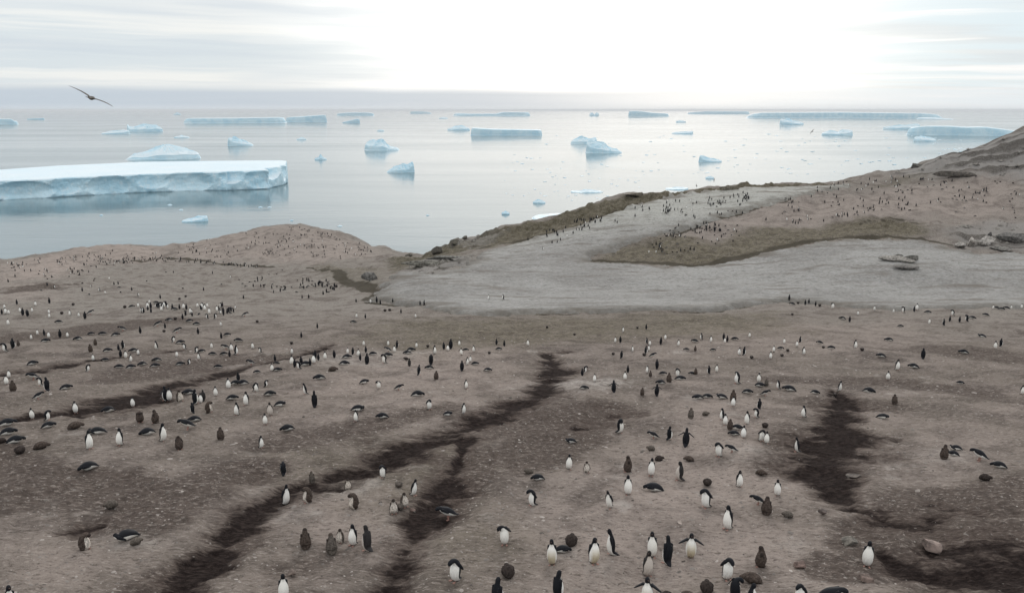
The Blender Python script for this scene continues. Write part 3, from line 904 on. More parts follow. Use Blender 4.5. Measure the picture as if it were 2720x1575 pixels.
B_('tabular_iceberg', 'short blue tabular iceberg on the horizon, tallest at one end', 1669, 1776, 310, [(0, 14), (.3, 13), (.6, 9), (1, 7)], .35, 6, group=HB)
B_('tabular_iceberg', 'upper thin ice tongue left of the long ice front', 1827, 1990, 304, [(0, 4), (.3, 7), (1, 7)], .2, 5, group=HB)
B_('tabular_iceberg', 'very long low ice front stretching across the horizon toward the rocky slope', 1990, 2480, 315, [(0, 8), (.1, 13), (.5, 14), (.9, 12), (1, 7)], .15, 7, group=HB, rough=.02)
B_('ice_floe', 'flat ice sliver at the end of the long ice front', 2440, 2530, 318, [(0, 4), (.4, 5), (1, 1)], .3, 3, cat='ice floe', group=HB)
B_('iceberg', 'pale peaked iceberg below the long ice front', 2072, 2136, 332, [(0, 13), (.3, 15), (.6, 9), (1, 4)], .5, 2.8, group=FAR)
B_('iceberg', 'split low iceberg with two humps on the silver water', 2184, 2266, 360, [(0, 5), (.3, 12), (.5, 7), (.6, 13), (.95, 12), (1, 8)], .4, 3, group=FAR)
B_('tabular_iceberg', 'thin tapering ice tongue ahead of the broad blue berg', 2349, 2440, 344, [(0, 5), (.3, 8), (1, 13)], .3, 3, group=FAR)
B_('tabular_iceberg', 'broad blue domed tabular iceberg running behind the rocky hill', 2422, 2730, 361, [(0, 15), (.15, 20), (.35, 20), (.45, 18), (.6, 19), (.75, 14), (1, 4)], .3, 4, group=FAR, rough=.03)
B_('iceberg', 'small pale iceberg in front of the broad blue domed berg', 2429, 2484, 376, [(0, 8), (.3, 12), (.7, 9), (1, 4)], .5, 2.6, group=FAR)
B_('ice_floe', 'wide pale blue floe tucked behind the mossy shore ridge', 1410, 1590, 590, [(0, 3), (.3, 8), (.7, 10), (1, 6)], .5, 2.6, cat='ice floe', group=FL, depth_m=26)
B_('ice_floe', 'thin streak of pale ice beyond the wide floe', 1513, 1599, 513, [(0, 4), (.3, 3), (.5, 8), (1, 3)], .5, 2.6, cat='ice floe', group=FL)
B_('ice_floe', 'small blue lump of ice above the wide floe', 1415, 1450, 541, [(0, 4), (.4, 10), (1, 3)], .6, 2.4, cat='ice floe', group=FL)
B_('ice_floe', 'flat bluish floe close to the snowy ridge crest', 1766, 1828, 505, [(0, 2), (.6, 6), (1, 4)], .7, 2.4, cat='ice floe', group=FL)
B_('ice_floe', 'tiny blue floe offshore of the ridge crest', 1874, 1897, 475, [(0, 3), (.5, 6), (1, 3)], .6, 2.4, cat='ice floe', group=FL)
B_('ice_floe', 'little bright blue floe in mid-water left of the mossy ridge', 1332, 1354, 570, [(0, 4), (.5, 8), (1, 4)], .6, 2.4, cat='ice floe', group=FL)
B_('ice_floe', 'slender white floe like a boat below the big berg', 483, 552, 590, [(0, 3), (.4, 8), (.8, 14), (1, 10)], .5, 2.4, cat='ice floe', group=FL)
for lab, x, y, w in (('white ice chip just under the big berg\'s cliff', 451, 546, 13), ('white ice chip between the cliff and the boat-like floe', 481, 559, 12),
                     ('lone faint ice chip left of the boat-like floe', 269, 573, 9), ('white ice chip on calm water above the pink hill\'s end', 903, 602, 14),
                     ('white ice chip above the pink hill\'s top', 775, 587, 9), ('left one of two ice chips under the big berg\'s end', 692, 552, 12),
                     ('right one of two ice chips under the big berg\'s end', 716, 552, 11), ('grey ice chip in open water between pink hill and mossy ridge', 1136, 573, 10)):
    B_('ice_chip', lab, x - w / 2, x + w / 2, y, [(0, 1), (.5, 3), (1, 1)], .7, 2.2, cat='ice chip', group=FL)

# loose brash ice on the bright water
verts, faces = [], []
rb = np.random.default_rng(3)
n_b = 0
while n_b < 230:
    px = rb.uniform(1330, 2560); py = 350 + 190 * rb.random() ** 0.7
    if px < 1700 and py < 430 and rb.random() < .8: continue
    if px > 1700 and py > 470: continue
    if px > 2250 and py > 440: continue
    x, y, r, a = sea_pt(px, py)
    w = rb.uniform(1.5, 5.5) * r / FPX; h = w * rb.uniform(.12, .3); dp = w * rb.uniform(.7, 1.4)
    b0 = len(verts); k = 7
    ph = rb.random() * 6
    for z, s in ((-.1, 1.0), (h * .6, .95), (h, .6)):
        for q in range(k):
            an = 2 * math.pi * q / k + ph
            s2 = s * rb.uniform(.8, 1.1)
            verts.append((x + math.cos(an) * w * s2, y + math.sin(an) * dp * s2, z))
    for lv in range(2):
        for q in range(k):
            p = b0 + lv * k + q; p2 = b0 + lv * k + (q + 1) % k
            faces.append((p, p2, p2 + k, p + k))
    faces.append([b0 + 2 * k + q for q in range(k)])
    n_b += 1
o = link('brash_ice', mesh_from('brash_ice', verts, faces, False, [im]))
tag(o, 'scattered bits of brash ice drifting on the bright water', 'brash ice', kind='stuff')

# ------------------------------------------------------------------ rocks
rm, T, B = mat('weathered_rock')
geo = T.node('ShaderNodeTexCoord').outputs['Object']
na = T.noise(geo, 3.0, 5, 0.6); nb = T.noise(geo, 14.0, 4, 0.6)
tint = T.node('ShaderNodeObjectInfo').outputs['Color']
c = T.mix(T.ss(na, 0.35, 0.65), (0.09, 0.085, 0.08), (0.30, 0.285, 0.27))
c = T.mix(T.m('MULTIPLY', T.ss(nb, 0.5, 0.7), 0.5), c, (0.38, 0.36, 0.34))
c = T.mix(1.0, c, tint, 'MULTIPLY')
T.put(B.inputs['Base Color'], c)
B.inputs['Roughness'].default_value = 0.9
bump = T.node('ShaderNodeBump', Strength=0.8, Distance=0.05, Height=na)
T.put(B.inputs['Normal'], bump.outputs[0])


def rock_mesh(seed, sx, sy, sz, chunky=0.22, sub=3):
    bm = bmesh.new()
    bmesh.ops.create_icosphere(bm, subdivisions=sub, radius=1.0)
    r = np.random.default_rng(seed)
    planes = [(Vector(r.normal(0, 1, 3)).normalized(), r.uniform(.38, .8)) for _ in range(11)]
    for v in bm.verts:
        p = v.co.copy()
        for n, dd in planes:
            t = p.dot(n)
            if t > dd: p -= n * (t - dd) * 0.97
        p *= 1 + (r.random() - .5) * chunky * 0.25
        v.co = Vector((p.x * sx, p.y * sy, p.z * sz))
    me = bpy.data.meshes.new('rock')
    bm.to_mesh(me); bm.free()
    me.materials.append(rm)
    return me


def rock_at(label, px, py, wpx, hpx, seed, tint=(1, 1, 1), deep=0.8, rot=0.0, name='rock', sink=0.25, group=None):
    x, y, z, r = hit(px, py)
    sc = math.hypot(r, CAMZ - z) / FPX
    w, h = wpx * sc / 2, hpx * sc / 2
    me = rock_mesh(seed, w, w * deep, h * 1.35)
    o = link(name, me)
    o.location = (x, y, z + h * (1 - sink))
    o.rotation_euler = (0, 0, -math.atan2(x, y) + rot)
    o.color = (*tint, 1)
    tag(o, label, 'rock', group)
    return o


rock_at('pinkish angular boulder beside the wide dark mud at the lower right', 2472, 1465, 50, 34, 1, (1.0, .82, .76))
rock_at('reddish broken stone left of the lone penguin by the wide mud', 2128, 1508, 36, 20, 2, (.8, .6, .55))
rock_at('dull red stone below the lone penguin by the wide mud', 2302, 1542, 40, 20, 3, (.7, .55, .5))
rock_at('long grey-brown slab lying next to the lone penguin by the wide mud', 2252, 1447, 56, 24, 4, (.75, .72, .66), .45, 0.3)
rock_at('small dark stone at the lower end of the right-hand gully', 2184, 1366, 28, 14, 5, (.5, .42, .4))
rock_at('small dark flat stone in the gully with white flecks', 2268, 1266, 40, 9, 6, (.5, .45, .42), .6)
rock_at('brown stone beside the white-bellied penguin cut by the lower frame edge', 772, 1528, 26, 16, 7, (.8, .66, .6))
rock_at('small red-brown stone near the fork of the central gully', 1096, 1360, 18, 12, 8, (.8, .6, .55))
rock_at('pale stone on the gravel mound', 1805, 1392, 14, 11, 9, (2.0, 1.8, 1.7))
# slabs melting out of the snow
rock_at('upper thin slab poking out of the snow field', 2384, 684, 30, 8, 21, (.55, .55, .52), .6)
rock_at('pale wide slab in the middle of the snow outcrop', 2382, 694, 84, 13, 22, (1.05, 1.04, 1.0), .4)
rock_at('right-hand dark slab of the snow outcrop', 2424, 691, 44, 12, 23, (.5, .5, .48), .5)
rock_at('lowest dark slab of the snow outcrop with a shadowed lip', 2404, 714, 66, 12, 24, (.42, .41, .4), .45)
# boulders on the right-hand rim of the snow
rock_at('round pale boulder among rocks on the right rim of the snow', 2580, 654, 30, 24, 31, (1.7, 1.65, 1.6))
rock_at('grey boulder left of the round pale one', 2552, 658, 34, 14, 32, (1.1, 1.08, 1.05))
rock_at('light knobbly boulder right of the round pale one', 2620, 650, 46, 20, 33, (1.35, 1.33, 1.3))
rock_at('dark undercut slab at the frame edge above the snow', 2690, 640, 70, 18, 34, (.55, .55, .55), .5)
rock_at('dark low rock at the foot of the rim boulders', 2652, 664, 60, 12, 35, (.6, .6, .58), .5)
rock_at('lone black stone on the bare slope above the rim boulders', 2628, 628, 12, 10, 36, (.2, .2, .2))
# shore ridge
rock_at('dark knob standing on the skyline of the mossy ridge', 1236, 638, 20, 13, 41, (.32, .30, .25))
rock_at('dark crag at the tip of the mossy ridge by the water', 1160, 674, 30, 22, 42, (.30, .28, .24))
rock_at('dark broken rock on the ridge skyline left of the knob', 1205, 650, 40, 14, 43, (.35, .33, .27))
rock_at('flat dark rock on the low saddle skyline', 1088, 680, 34, 9, 44, (.45, .42, .36), .6)
rock_at('long layered ledge below the ridge tip', 1170, 690, 120, 12, 45, (.8, .82, .8), .18)
rock_at('lower layered ledge along the snow margin', 1130, 706, 140, 14, 46, (.72, .72, .66), .18)
rock_at('short grey ledge at the left tip of the snow', 985, 746, 60, 26, 47, (.75, .76, .76), .5)
rock_at('mossy hump of rock on the crest where the snow arm starts', 1930, 505, 60, 12, 48, (.55, .52, .42), .5)
rock_at('pale brown crest rock above the snow slope', 1690, 523, 70, 14, 49, (.85, .78, .66), .4)
rock_at('dark overhanging ledge across the right-hand slope', 2535, 470, 120, 13, 51, (.40, .37, .34), .2)
rock_at('short dark ledge at the foot of the rocky hill skyline', 2432, 446, 44, 12, 52, (.40, .40, .38), .4)

# pebbles and clods strewn over the near ground
pm, T, B = mat('pebble')
at = T.attr('tone').outputs['Fac']
T.put(B.inputs['Base Color'], T.mix(at, (0.06, 0.05, 0.043), (0.37, 0.335, 0.31)))
B.inputs['Roughness'].default_value = 0.95
N_P = 15000
tmpl = np.array([(1, 0, 0), (.35, .8, 0), (-.7, .6, .05), (-.9, -.4, 0), (.2, -.9, 0), (.3, .1, .8), (-.4, -.1, .65)])
tf = [(0, 1, 5), (1, 2, 6), (1, 6, 5), (2, 3, 6), (3, 4, 6), (4, 5, 6), (4, 0, 5)]
rp = np.random.default_rng(77)
aa = rp.uniform(-0.72, 0.72, N_P); rr_ = 13 * np.exp(rp.random(N_P) * math.log(60 / 13))
sz = np.minimum(rp.lognormal(-3.75, 0.42, N_P), .075) * (0.8 + rr_ / 60)
tone = np.clip(rp.normal(.45, .28, N_P), 0, 1)
xs, ys = np.sin(aa) * rr_, np.cos(aa) * rr_
fi = np.interp(aa, AZ, np.arange(NA)); fj = np.interp(rr_, RR, np.arange(NR))
i0 = np.clip(fi.astype(int), 0, NA - 2); j0 = np.clip(fj.astype(int), 0, NR - 2); ti = fi - i0; tj = fj - j0


def samp(G):
    return (G[i0, j0] * (1 - ti) + G[i0 + 1, j0] * ti) * (1 - tj) + (G[i0, j0 + 1] * (1 - ti) + G[i0 + 1, j0 + 1] * ti) * tj


zs = samp(HZ)
tone = tone * (1 - 0.6 * np.clip(samp(gul) * 2, 0, 1))
keep = (rp.random(N_P) > samp(gul) * 1.2)
rot = rp.random(N_P) * 6.28
cr, sr = np.cos(rot), np.sin(rot)
sx = sz * rp.uniform(.8, 1.5, N_P)
vx = (tmpl[None, :, 0] * sx[:, None]); vy = tmpl[None, :, 1] * sz[:, None]
PX = xs[:, None] + vx * cr[:, None] - vy * sr[:, None]
PY = ys[:, None] + vx * sr[:, None] + vy * cr[:, None]
PZ = zs[:, None] + tmpl[None, :, 2] * (sz * rp.uniform(.5, .9, N_P))[:, None] - 0.006
pv = np.stack([PX, PY, PZ], -1)[keep]
nk = len(pv)
fa = (np.array(tf)[None] + (np.arange(nk) * 7)[:, None, None]).reshape(-1, 3)
me = bpy.data.meshes.new('pebbles')
me.vertices.add(nk * 7); me.vertices.foreach_set('co', pv.astype(np.float32).ravel())
me.loops.add(fa.size); me.loops.foreach_set('vertex_index', fa.astype(np.int32).ravel())
me.polygons.add(len(fa)); me.polygons.foreach_set('loop_start', np.arange(0, fa.size, 3, dtype=np.int32)); me.polygons.foreach_set('loop_total', np.full(len(fa), 3, np.int32))
me.update(calc_edges=True)
atr = me.attributes.new('tone', 'FLOAT', 'POINT'); atr.data.foreach_set('value', np.repeat(tone[keep], 7).astype(np.float32))
me.materials.append(pm)
o = link('pebbles', me)
tag(o, 'pebbles and clods of guano strewn over the near ground', 'pebbles', kind='stuff')

# rubble half buried on the bare rock and along the mossy rim
rv, rf_ = [], []
rw = np.random.default_rng(88)
prob = np.clip(rock + 0.35 * rim, 0, 1) * (np.abs(AZ)[:, None] < 0.62) * (RR > 100)[None] * (RR < 215)[None]
cand = np.argwhere(prob > 0.35)
for i_, j_ in cand[rw.integers(len(cand), size=520)]:
    x0, y0, z0 = X[i_, j_], Y[i_, j_], HZ[i_, j_]
    s0 = min(rw.lognormal(-1.45, .5), .75); an = rw.random() * 6.28
    c0_, s0_ = math.cos(an), math.sin(an)
    b0 = len(rv)
    for (tx_, ty_, tz_) in tmpl * rw.uniform(.7, 1.3, (7, 3)):
        ax_, ay_ = tx_ * s0 * 1.3, ty_ * s0
        rv.append((x0 + ax_ * c0_ - ay_ * s0_, y0 + ax_ * s0_ + ay_ * c0_, z0 - .08 + tz_ * s0 * .8 + (.02 if tz_ < .2 else 0)))
    rf_ += [tuple(q + b0 for q in f) for f in tf]
me = mesh_from('rubble', rv, rf_, False, [rm])
o = link('rubble', me); o.color = (.8, .78, .74, 1)
tag(o, 'half-buried rubble strewn over the rocky hill and ridge', 'rubble', kind='stuff')

# ------------------------------------------------------------------ penguins
def feather_mat(name, rough=0.6, nscale=40.0, amt=0.25):
    m, T, B = mat(name)
    col = T.attr('col').outputs['Color']
    n = T.noise(T.node('ShaderNodeTexCoord').outputs['Object'], nscale, 3, 0.6)
    rnd = T.node('ShaderNodeObjectInfo').outputs['Random']
    dirt = T.m('MULTIPLY', T.ss(n, 0.45, 0.75), amt)
    c = T.mix(dirt, col, T.mix(1.0, col, (0.62, 0.52, 0.42), 'MULTIPLY'))
    c = T.mix(T.m('MULTIPLY', rnd, 0.22), c, T.mix(1.0, c, (0.80, 0.74, 0.64), 'MULTIPLY'))
    T.put(B.inputs['Base Color'], c)
    B.inputs['Roughness'].default_value = rough
    B.inputs['Specular IOR Level'].default_value = 0.12
    return m


fm = feather_mat('penguin_feathers')
dm = feather_mat('chick_down', 0.95, 60.0, 0.6)
bk_m, T, B = mat('penguin_beak'); B.inputs['Base Color'].default_value = (0.06, 0.03, 0.022, 1); B.inputs['Roughness'].default_value = 0.5
ft_m, T, B = mat('penguin_foot'); B.inputs['Base Color'].default_value = (0.30, 0.17, 0.14, 1); B.inputs['Roughness'].default_value = 0.7

BLACK = (0.012, 0.013, 0.017); WHITE = (0.86, 0.85, 0.82); YELLOW = (0.50, 0.42, 0.27); GREYW = (0.55, 0.50, 0.46)
BROWN = (0.070, 0.055, 0.048); DBROWN = (0.035, 0.028, 0.026); GBROWN = (0.105, 0.092, 0.082)


def catmull(keys, n):
    keys = np.array(keys, float)
    m = len(keys)
    ts = np.linspace(0, m - 1, n)
    out = []
    for t in ts:
        i = min(int(t), m - 2); f = t - i
        p0, p1, p2, p3 = keys[max(i - 1, 0)], keys[i], keys[i + 1], keys[min(i + 2, m - 1)]
        out.append(0.5 * ((2 * p1) + (-p0 + p2) * f + (2 * p0 - 5 * p1 + 4 * p2 - p3) * f * f + (-p0 + 3 * p1 - 3 * p2 + p3) * f ** 3))
    return np.array(out), ts / (m - 1)


def soil(paint, t, r_, fluff):
    """plumage colour with mud low on the body and uneven down"""
    def f(tt, a):
        c_ = paint(tt, a)
        if fluff:
            k = r_.uniform(.6, 1.5)
            return tuple(x * k for x in c_)
        w = max(0.0, 0.42 - tt) * 1.5 * r_.random()
        return tuple(x * (1 - w) + m * w for x, m in zip(c_, (0.17, 0.13, 0.10))) if c_[0] > 0.3 else c_
    return f


def bird_mesh(name, keys, paint, flip=None, sides=24, rings=30, tail=True, fluff=0.0, material=None, seed=0):
    """keys: (x, y, z, r_side, r_front, r_back) from tail end to crown. One closed surface; the flippers grow out of the
    shoulder faces. paint(t, ang) -> colour, ang 0 at the breast, pi at the back"""
    K, ts = catmull(keys, rings)
    K[:, 3:] = np.maximum(K[:, 3:], 0.004)
    r_ = np.random.default_rng(seed)
    path = K[:, :3]
    tan = np.gradient(path, axis=0)
    tan /= np.linalg.norm(tan, axis=1)[:, None] + 1e-9
    verts, vcol = [], []
    side_v = np.array((1.0, 0, 0))
    for i in range(rings):
        t = tan[i]
        s = side_v - t * (side_v @ t); s /= np.linalg.norm(s)
        fr = np.cross(t, s)                          # for t = +z, s = +x -> +y
        for k in range(sides):
            an = 2 * math.pi * k / sides
            ca_, sa_ = math.cos(an), math.sin(an)
            rf = K[i, 4] if ca_ > 0 else K[i, 5]
            p = path[i] + fr * ca_ * rf + s * sa_ * K[i, 3]
            if fluff: p = p + (p - path[i]) * r_.normal(0, fluff)
            verts.append(p)
            a_ = an if an <= math.pi else 2 * math.pi - an
            vcol.append((ts[i], a_))
    faces, fcol = [], []
    def vi(i, k): return i * sides + k % sides
    sh = None
    if flip:
        sh = int(round(flip['t'] * (rings - 1)))
    skip = set()
    if flip:
        kr, kl = sides // 4, sides * 3 // 4
        for dk in (-1, 0):
            skip.add((sh, (kr + dk) % sides)); skip.add((sh, (kl + dk) % sides))
    for i in range(rings - 1):
        for k in range(sides):
            if (i, k) in skip: continue
            faces.append((vi(i, k), vi(i, k + 1), vi(i + 1, k + 1), vi(i + 1, k)))
            fcol.append(soil(paint, ts[i], r_, fluff)((ts[i] + ts[i + 1]) / 2, min(abs(2 * math.pi * (k + .5) / sides), 2 * math.pi - 2 * math.pi * (k + .5) / sides)))
    c0 = len(verts); verts.append(path[0] - tan[0] * 0.004); verts.append(path[-1] + tan[-1] * 0.004)
    for k in range(sides):
        faces.append((c0, vi(0, k + 1), vi(0, k))); fcol.append(paint(0, math.pi if k else math.pi))
        faces.append((c0 + 1, vi(rings - 1, k), vi(rings - 1, k + 1))); fcol.append(paint(1, math.pi))
    if flip:
        kr, kl = sides // 4, sides * 3 // 4
        t = tan[sh]
        s = side_v - t * (side_v @ t); s /= np.linalg.norm(s)
        fr = np.cross(t, s)
        for sg, kc in ((1, kr), (-1, kl)):
            # hole: lower edge ring sh, upper edge ring sh+1, three columns
            lo = [vi(sh, kc - 1), vi(sh, kc), vi(sh, kc + 1)]
            up = [vi(sh + 1, kc - 1), vi(sh + 1, kc), vi(sh + 1, kc + 1)]
            loop = lo + up[::-1]
            org = sum(np.array(verts[q]) for q in loop) / 6
            prev = loop
            spread = flip.get('spread', 0.18) if np.isscalar(flip.get('spread', 0.18)) else flip['spread'][0 if sg > 0 else 1]
            dirv = s * sg * math.sin(spread) - t * math.cos(spread)
            outn = s * sg * math.cos(spread) + t * math.sin(spread)
            for q, (dist, wd, th) in enumerate(((.012, .034, .022), (.06, .036, .011), (.12, .033, .009), (.18, .024, .007), (.22, .010, .005))):
                c_ = org + dirv * dist * flip.get('len', 1) + outn * (.012 if q == 0 else .016)
                ring = []
                # front edge sign of column order
                w0 = np.array(verts[prev[0]]); 
                f_sign = 1 if (np.array(verts[lo[2]]) - np.array(verts[lo[0]])) @ fr > 0 else -1
                for (fx, ox) in ((-1, -1), (0, -1), (1, -1), (1, 1), (0, 1), (-1, 1)):
                    ring.append(len(verts))
                    verts.append(c_ + fr * f_sign * fx * wd + outn * ox * th)
                for e in range(6):
                    a_, b_ = prev[e], prev[(e + 1) % 6]
                    faces.append((a_, b_, ring[(e + 1) % 6], ring[e]))
                    inner_ = e in (0, 1)
                    fcol.append(flip.get('under', flip['col']) if inner_ and q else flip['col'])
                prev = ring
            faces.append(prev); fcol.append(flip['col'])
    me = bpy.data.meshes.new(name)
    me.from_pydata([tuple(map(float, v)) for v in verts], [], faces)
    me.update()
    bm = bmesh.new(); bm.from_mesh(me)
    if tail:
        pass
    bmesh.ops.recalc_face_normals(bm, faces=bm.faces[:]); bm.to_mesh(me); bm.free()
    me.polygons.foreach_set('use_smooth', [True] * len(me.polygons))
    ca = me.attributes.new('col', 'FLOAT_COLOR', 'FACE')
    ca.data.foreach_set('color', np.array([(*c, 1) for c in fcol], np.float32).ravel())
    me.materials.append(material or fm)
    return me


def paint_adult(belly=WHITE, back=BLACK, head=BLACK, low=None):
    def f(t, a):
        if t > 0.735: return head
        lim = 1.45 if t < 0.5 else 1.45 - (t - 0.5) / 0.235 * 0.65
        if t < 0.10: lim = 1.0
        if a < lim:
            if low and t < 0.52 and a < 1.1:
                w = min((0.52 - t) / 0.22, 1.0) * (0.85 if a < .7 else .45)
                return tuple(b_ * (1 - w) + l_ * w for b_, l_ in zip(belly, low))
            return belly
        return back
    return f


def paint_chick(col=BROWN, head=DBROWN, belly=None):
    def f(t, a):
        if t > 0.78: return head
        if belly and a < 0.95 and 0.15 < t < 0.74: return belly
        return col
    return f


# key rows: x, y, z, r_side, r_front, r_back   (metres; y is forward)
UP = [(0, -.17, .012, .012, .006, .006), (0, -.115, .035, .05, .028, .02), (0, -.035, .075, .085, .09, .05), (0, 0, .14, .105, .11, .09), (0, .005, .22, .112, .118, .105), (0, 0, .30, .108, .108, .10),
      (0, -.005, .375, .092, .09, .082), (0, -.005, .435, .066, .066, .062), (0, .002, .480, .050, .054, .052), (0, .012, .525, .046, .058, .052), (0, .020, .568, .043, .054, .048), (0, .022, .600, .028, .034, .03), (0, .022, .612, .008, .01, .01)]
TALL = [(x, y * (.9 if i < 8 else 1), z * 1.10, a * .92, b * .90, c_ * .92) for i, (x, y, z, a, b, c_) in enumerate(UP)]
SLEEK = [(x, y + z * 0.16, z * 1.04, a * .85, b * .82, c_ * .86) for (x, y, z, a, b, c_) in UP]
BOW = UP[:7] + [(0, .022, .432, .070, .068, .066), (0, .065, .468, .054, .052, .054), (0, .118, .468, .048, .050, .052), (0, .158, .440, .044, .046, .048), (0, .176, .405, .028, .03, .032), (0, .182, .392, .008, .01, .01)]
SIDEB = UP[:7] + [(.02, .010, .435, .070, .068, .066), (.055, .03, .470, .054, .052, .054), (.105, .045, .470, .048, .050, .052), (.138, .055, .436, .044, .046, .048), (.150, .06, .400, .028, .03, .032), (.154, .06, .388, .008, .01, .01)]
HUN = [(0, -.30, .10, .012, .006, .006), (0, -.235, .115, .05, .03, .02), (0, -.16, .15, .085, .07, .055), (0, -.085, .195, .105, .10, .085), (0, -.015, .235, .110, .112, .10), (0, .055, .272, .105, .105, .10),
       (0, .12, .308, .088, .088, .08), (0, .168, .335, .066, .066, .062), (0, .205, .352, .050, .054, .052), (0, .245, .352, .046, .054, .052), (0, .283, .335, .043, .048, .046), (0, .306, .312, .028, .03, .03), (0, .314, .302, .008, .01, .01)]
PRO = [(0, -.30, .030, .012, .006, .006), (0, -.245, .055, .05, .03, .025), (0, -.175, .098, .085, .08, .068), (0, -.095, .135, .112, .118, .092), (0, -.015, .152, .122, .136, .105), (0, .060, .155, .118, .136, .102),
       (0, .125, .150, .098, .108, .085), (0, .172, .146, .070, .074, .064), (0, .205, .142, .052, .056, .053), (0, .235, .130, .047, .050, .050), (0, .260, .108, .043, .046, .046), (0, .272, .086, .028, .03, .03), (0, .275, .077, .008, .01, .01)]
PRS = PRO[:7] + [(.012, .168, .155, .070, .070, .064), (.035, .195, .172, .052, .055, .053), (.068, .205, .180, .047, .05, .05), (.10, .197, .168, .043, .046, .046), (.118, .188, .146, .028, .03, .03), (.122, .186, .137, .008, .01, .01)]
CHK = [(0, -.10, .012, .02, .012, .01), (0, -.06, .035, .085, .06, .05), (0, -.012, .085, .122, .115, .10), (0, 0, .150, .130, .128, .12), (0, 0, .225, .118, .115, .112), (0, -.002, .295, .094, .09, .088),
       (0, .002, .350, .070, .068, .066), (0, .010, .395, .056, .058, .056), (0, .018, .435, .050, .056, .052), (0, .022, .468, .036, .04, .038), (0, .022, .482, .008, .01, .01)]
CHB = CHK[:6] + [(0, .02, .345, .074, .07, .07), (0, .06, .372, .058, .056, .058), (0, .105, .365, .052, .052, .054), (0, .135, .338, .036, .038, .04), (0, .142, .325, .008, .01, .01)]
CLY = [(0, -.23, .035, .02, .012, .01), (0, -.19, .065, .08, .05, .05), (0, -.12, .105, .125, .095, .09), (0, -.03, .130, .140, .12, .115), (0, .06, .138, .128, .125, .108), (0, .13, .136, .095, .10, .085),
       (0, .175, .130, .066, .066, .062), (0, .205, .118, .054, .055, .052), (0, .235, .102, .046, .048, .046), (0, .255, .088, .03, .034, .032), (0, .262, .082, .008, .01, .01)]

CBL = [(0, -.17, .030, .02, .012, .01), (0, -.14, .068, .09, .06, .06), (0, -.08, .112, .128, .11, .095), (0, 0, .138, .140, .132, .112), (0, .065, .146, .124, .130, .100), (0, .108, .158, .088, .095, .072), (0, .134, .168, .060, .062, .055), (0, .158, .166, .050, .052, .05), (0, .180, .150, .044, .046, .044), (0, .192, .130, .028, .03, .028), (0, .196, .12, .008, .01, .01)]
FLP = dict(t=0.60, spread=0.16, col=BLACK, under=WHITE)
FLW = dict(t=0.60, spread=0.95, col=BLACK, under=(0.45, 0.43, 0.40), len=1.08)
FLC = dict(t=0.58, spread=0.10, col=DBROWN, len=0.85)

meshes = {}
def mk(key, keys, paint, **kw):
    meshes[key] = bird_mesh('penguin_body', keys, paint, **kw)


mk('U', UP, paint_adult(), flip=FLP)
mk('UY', UP, paint_adult(low=YELLOW), flip=FLP)
mk('UG', UP, paint_adult(belly=GREYW, back=(0.035, .033, .034), head=(0.025, .023, .023)), flip=dict(FLP, col=(0.035, .033, .034), under=GREYW))
mk('T', TALL, paint_adult(), flip=FLP)
mk('S', SLEEK, paint_adult(), flip=dict(FLP, spread=0.3))
mk('N', BOW, paint_adult(), flip=FLP)
mk('NS', SIDEB, paint_adult(), flip=FLP)
mk('H', HUN, paint_adult(), flip=dict(FLP, spread=0.35))
mk('P', PRO, paint_adult(), flip=dict(FLP, spread=0.42))
mk('PS', PRS, paint_adult(), flip=dict(FLP, spread=0.35))
mk('W', UP, paint_adult(), flip=FLW)
mk('WY', UP, paint_adult(low=YELLOW), flip=FLW)
mk('C', CHK, paint_chick(), flip=FLC, fluff=.05, material=dm, seed=1)
mk('CG', CHK, paint_chick(GBROWN, BROWN), flip=FLC, fluff=.05, material=dm, seed=2)
mk('CB', CHB, paint_chick(), flip=FLC, fluff=.05, material=dm, seed=3)
mk('M', CHK, paint_chick(GBROWN, DBROWN, (0.50, .46, .42)), flip=dict(FLC, col=BROWN), fluff=.055, material=dm, seed=4)
mk('MB', CHB, paint_chick(BROWN, DBROWN, (0.50, .46, .42)), flip=dict(FLC, col=BROWN), fluff=.055, material=dm, seed=5)
mk('K', CBL, paint_chick(DBROWN, DBROWN), fluff=.055, material=dm, seed=6)
mk('KL', CLY, paint_chick(BROWN, DBROWN), fluff=.055, material=dm, seed=7)
mk('KG', CBL, paint_chick(GBROWN, BROWN), fluff=.055, material=dm, seed=8)


def cone_mesh(name, length, r, m, sides=7):
    v = [(math.cos(2 * math.pi * k / sides) * r * .8, 0, math.sin(2 * math.pi * k / sides) * r) for k in range(sides)]
    v += [(math.cos(2 * math.pi * k / sides) * r * .5, length * .6, math.sin(2 * math.pi * k / sides) * r * .6 - .001) for k in range(sides)]
    v += [(0, length, -r * .35)]
    fs = [(k, (k + 1) % sides, sides + (k + 1) % sides, sides + k) for k in range(sides)]
    fs += [(sides + k, sides + (k + 1) % sides, 2 * sides) for k in range(sides)]
    fs.append(tuple(range(sides))[::-1])
    return mesh_from(name, v, fs, True, [m])


beak_me = cone_mesh('beak', 0.045, 0.013, bk_m)
# webbed foot: three toes
fv = [(-.016, -.02, 0), (.016, -.02, 0), (.032, .055, 0), (.014, .042, 0), (0, .068, 0), (-.014, .042, 0), (-.032, .055, 0)]
fv2 = [(x * .8, y * .9, .016 if y < .05 else .008) for x, y, z in fv]
ff = [tuple(range(7))[::-1], tuple(range(7, 14))] + [(k, (k + 1) % 7, 7 + (k + 1) % 7, 7 + k) for k in range(7)]
foot_me = mesh_from('foot', fv + fv2, ff, False, [ft_m])

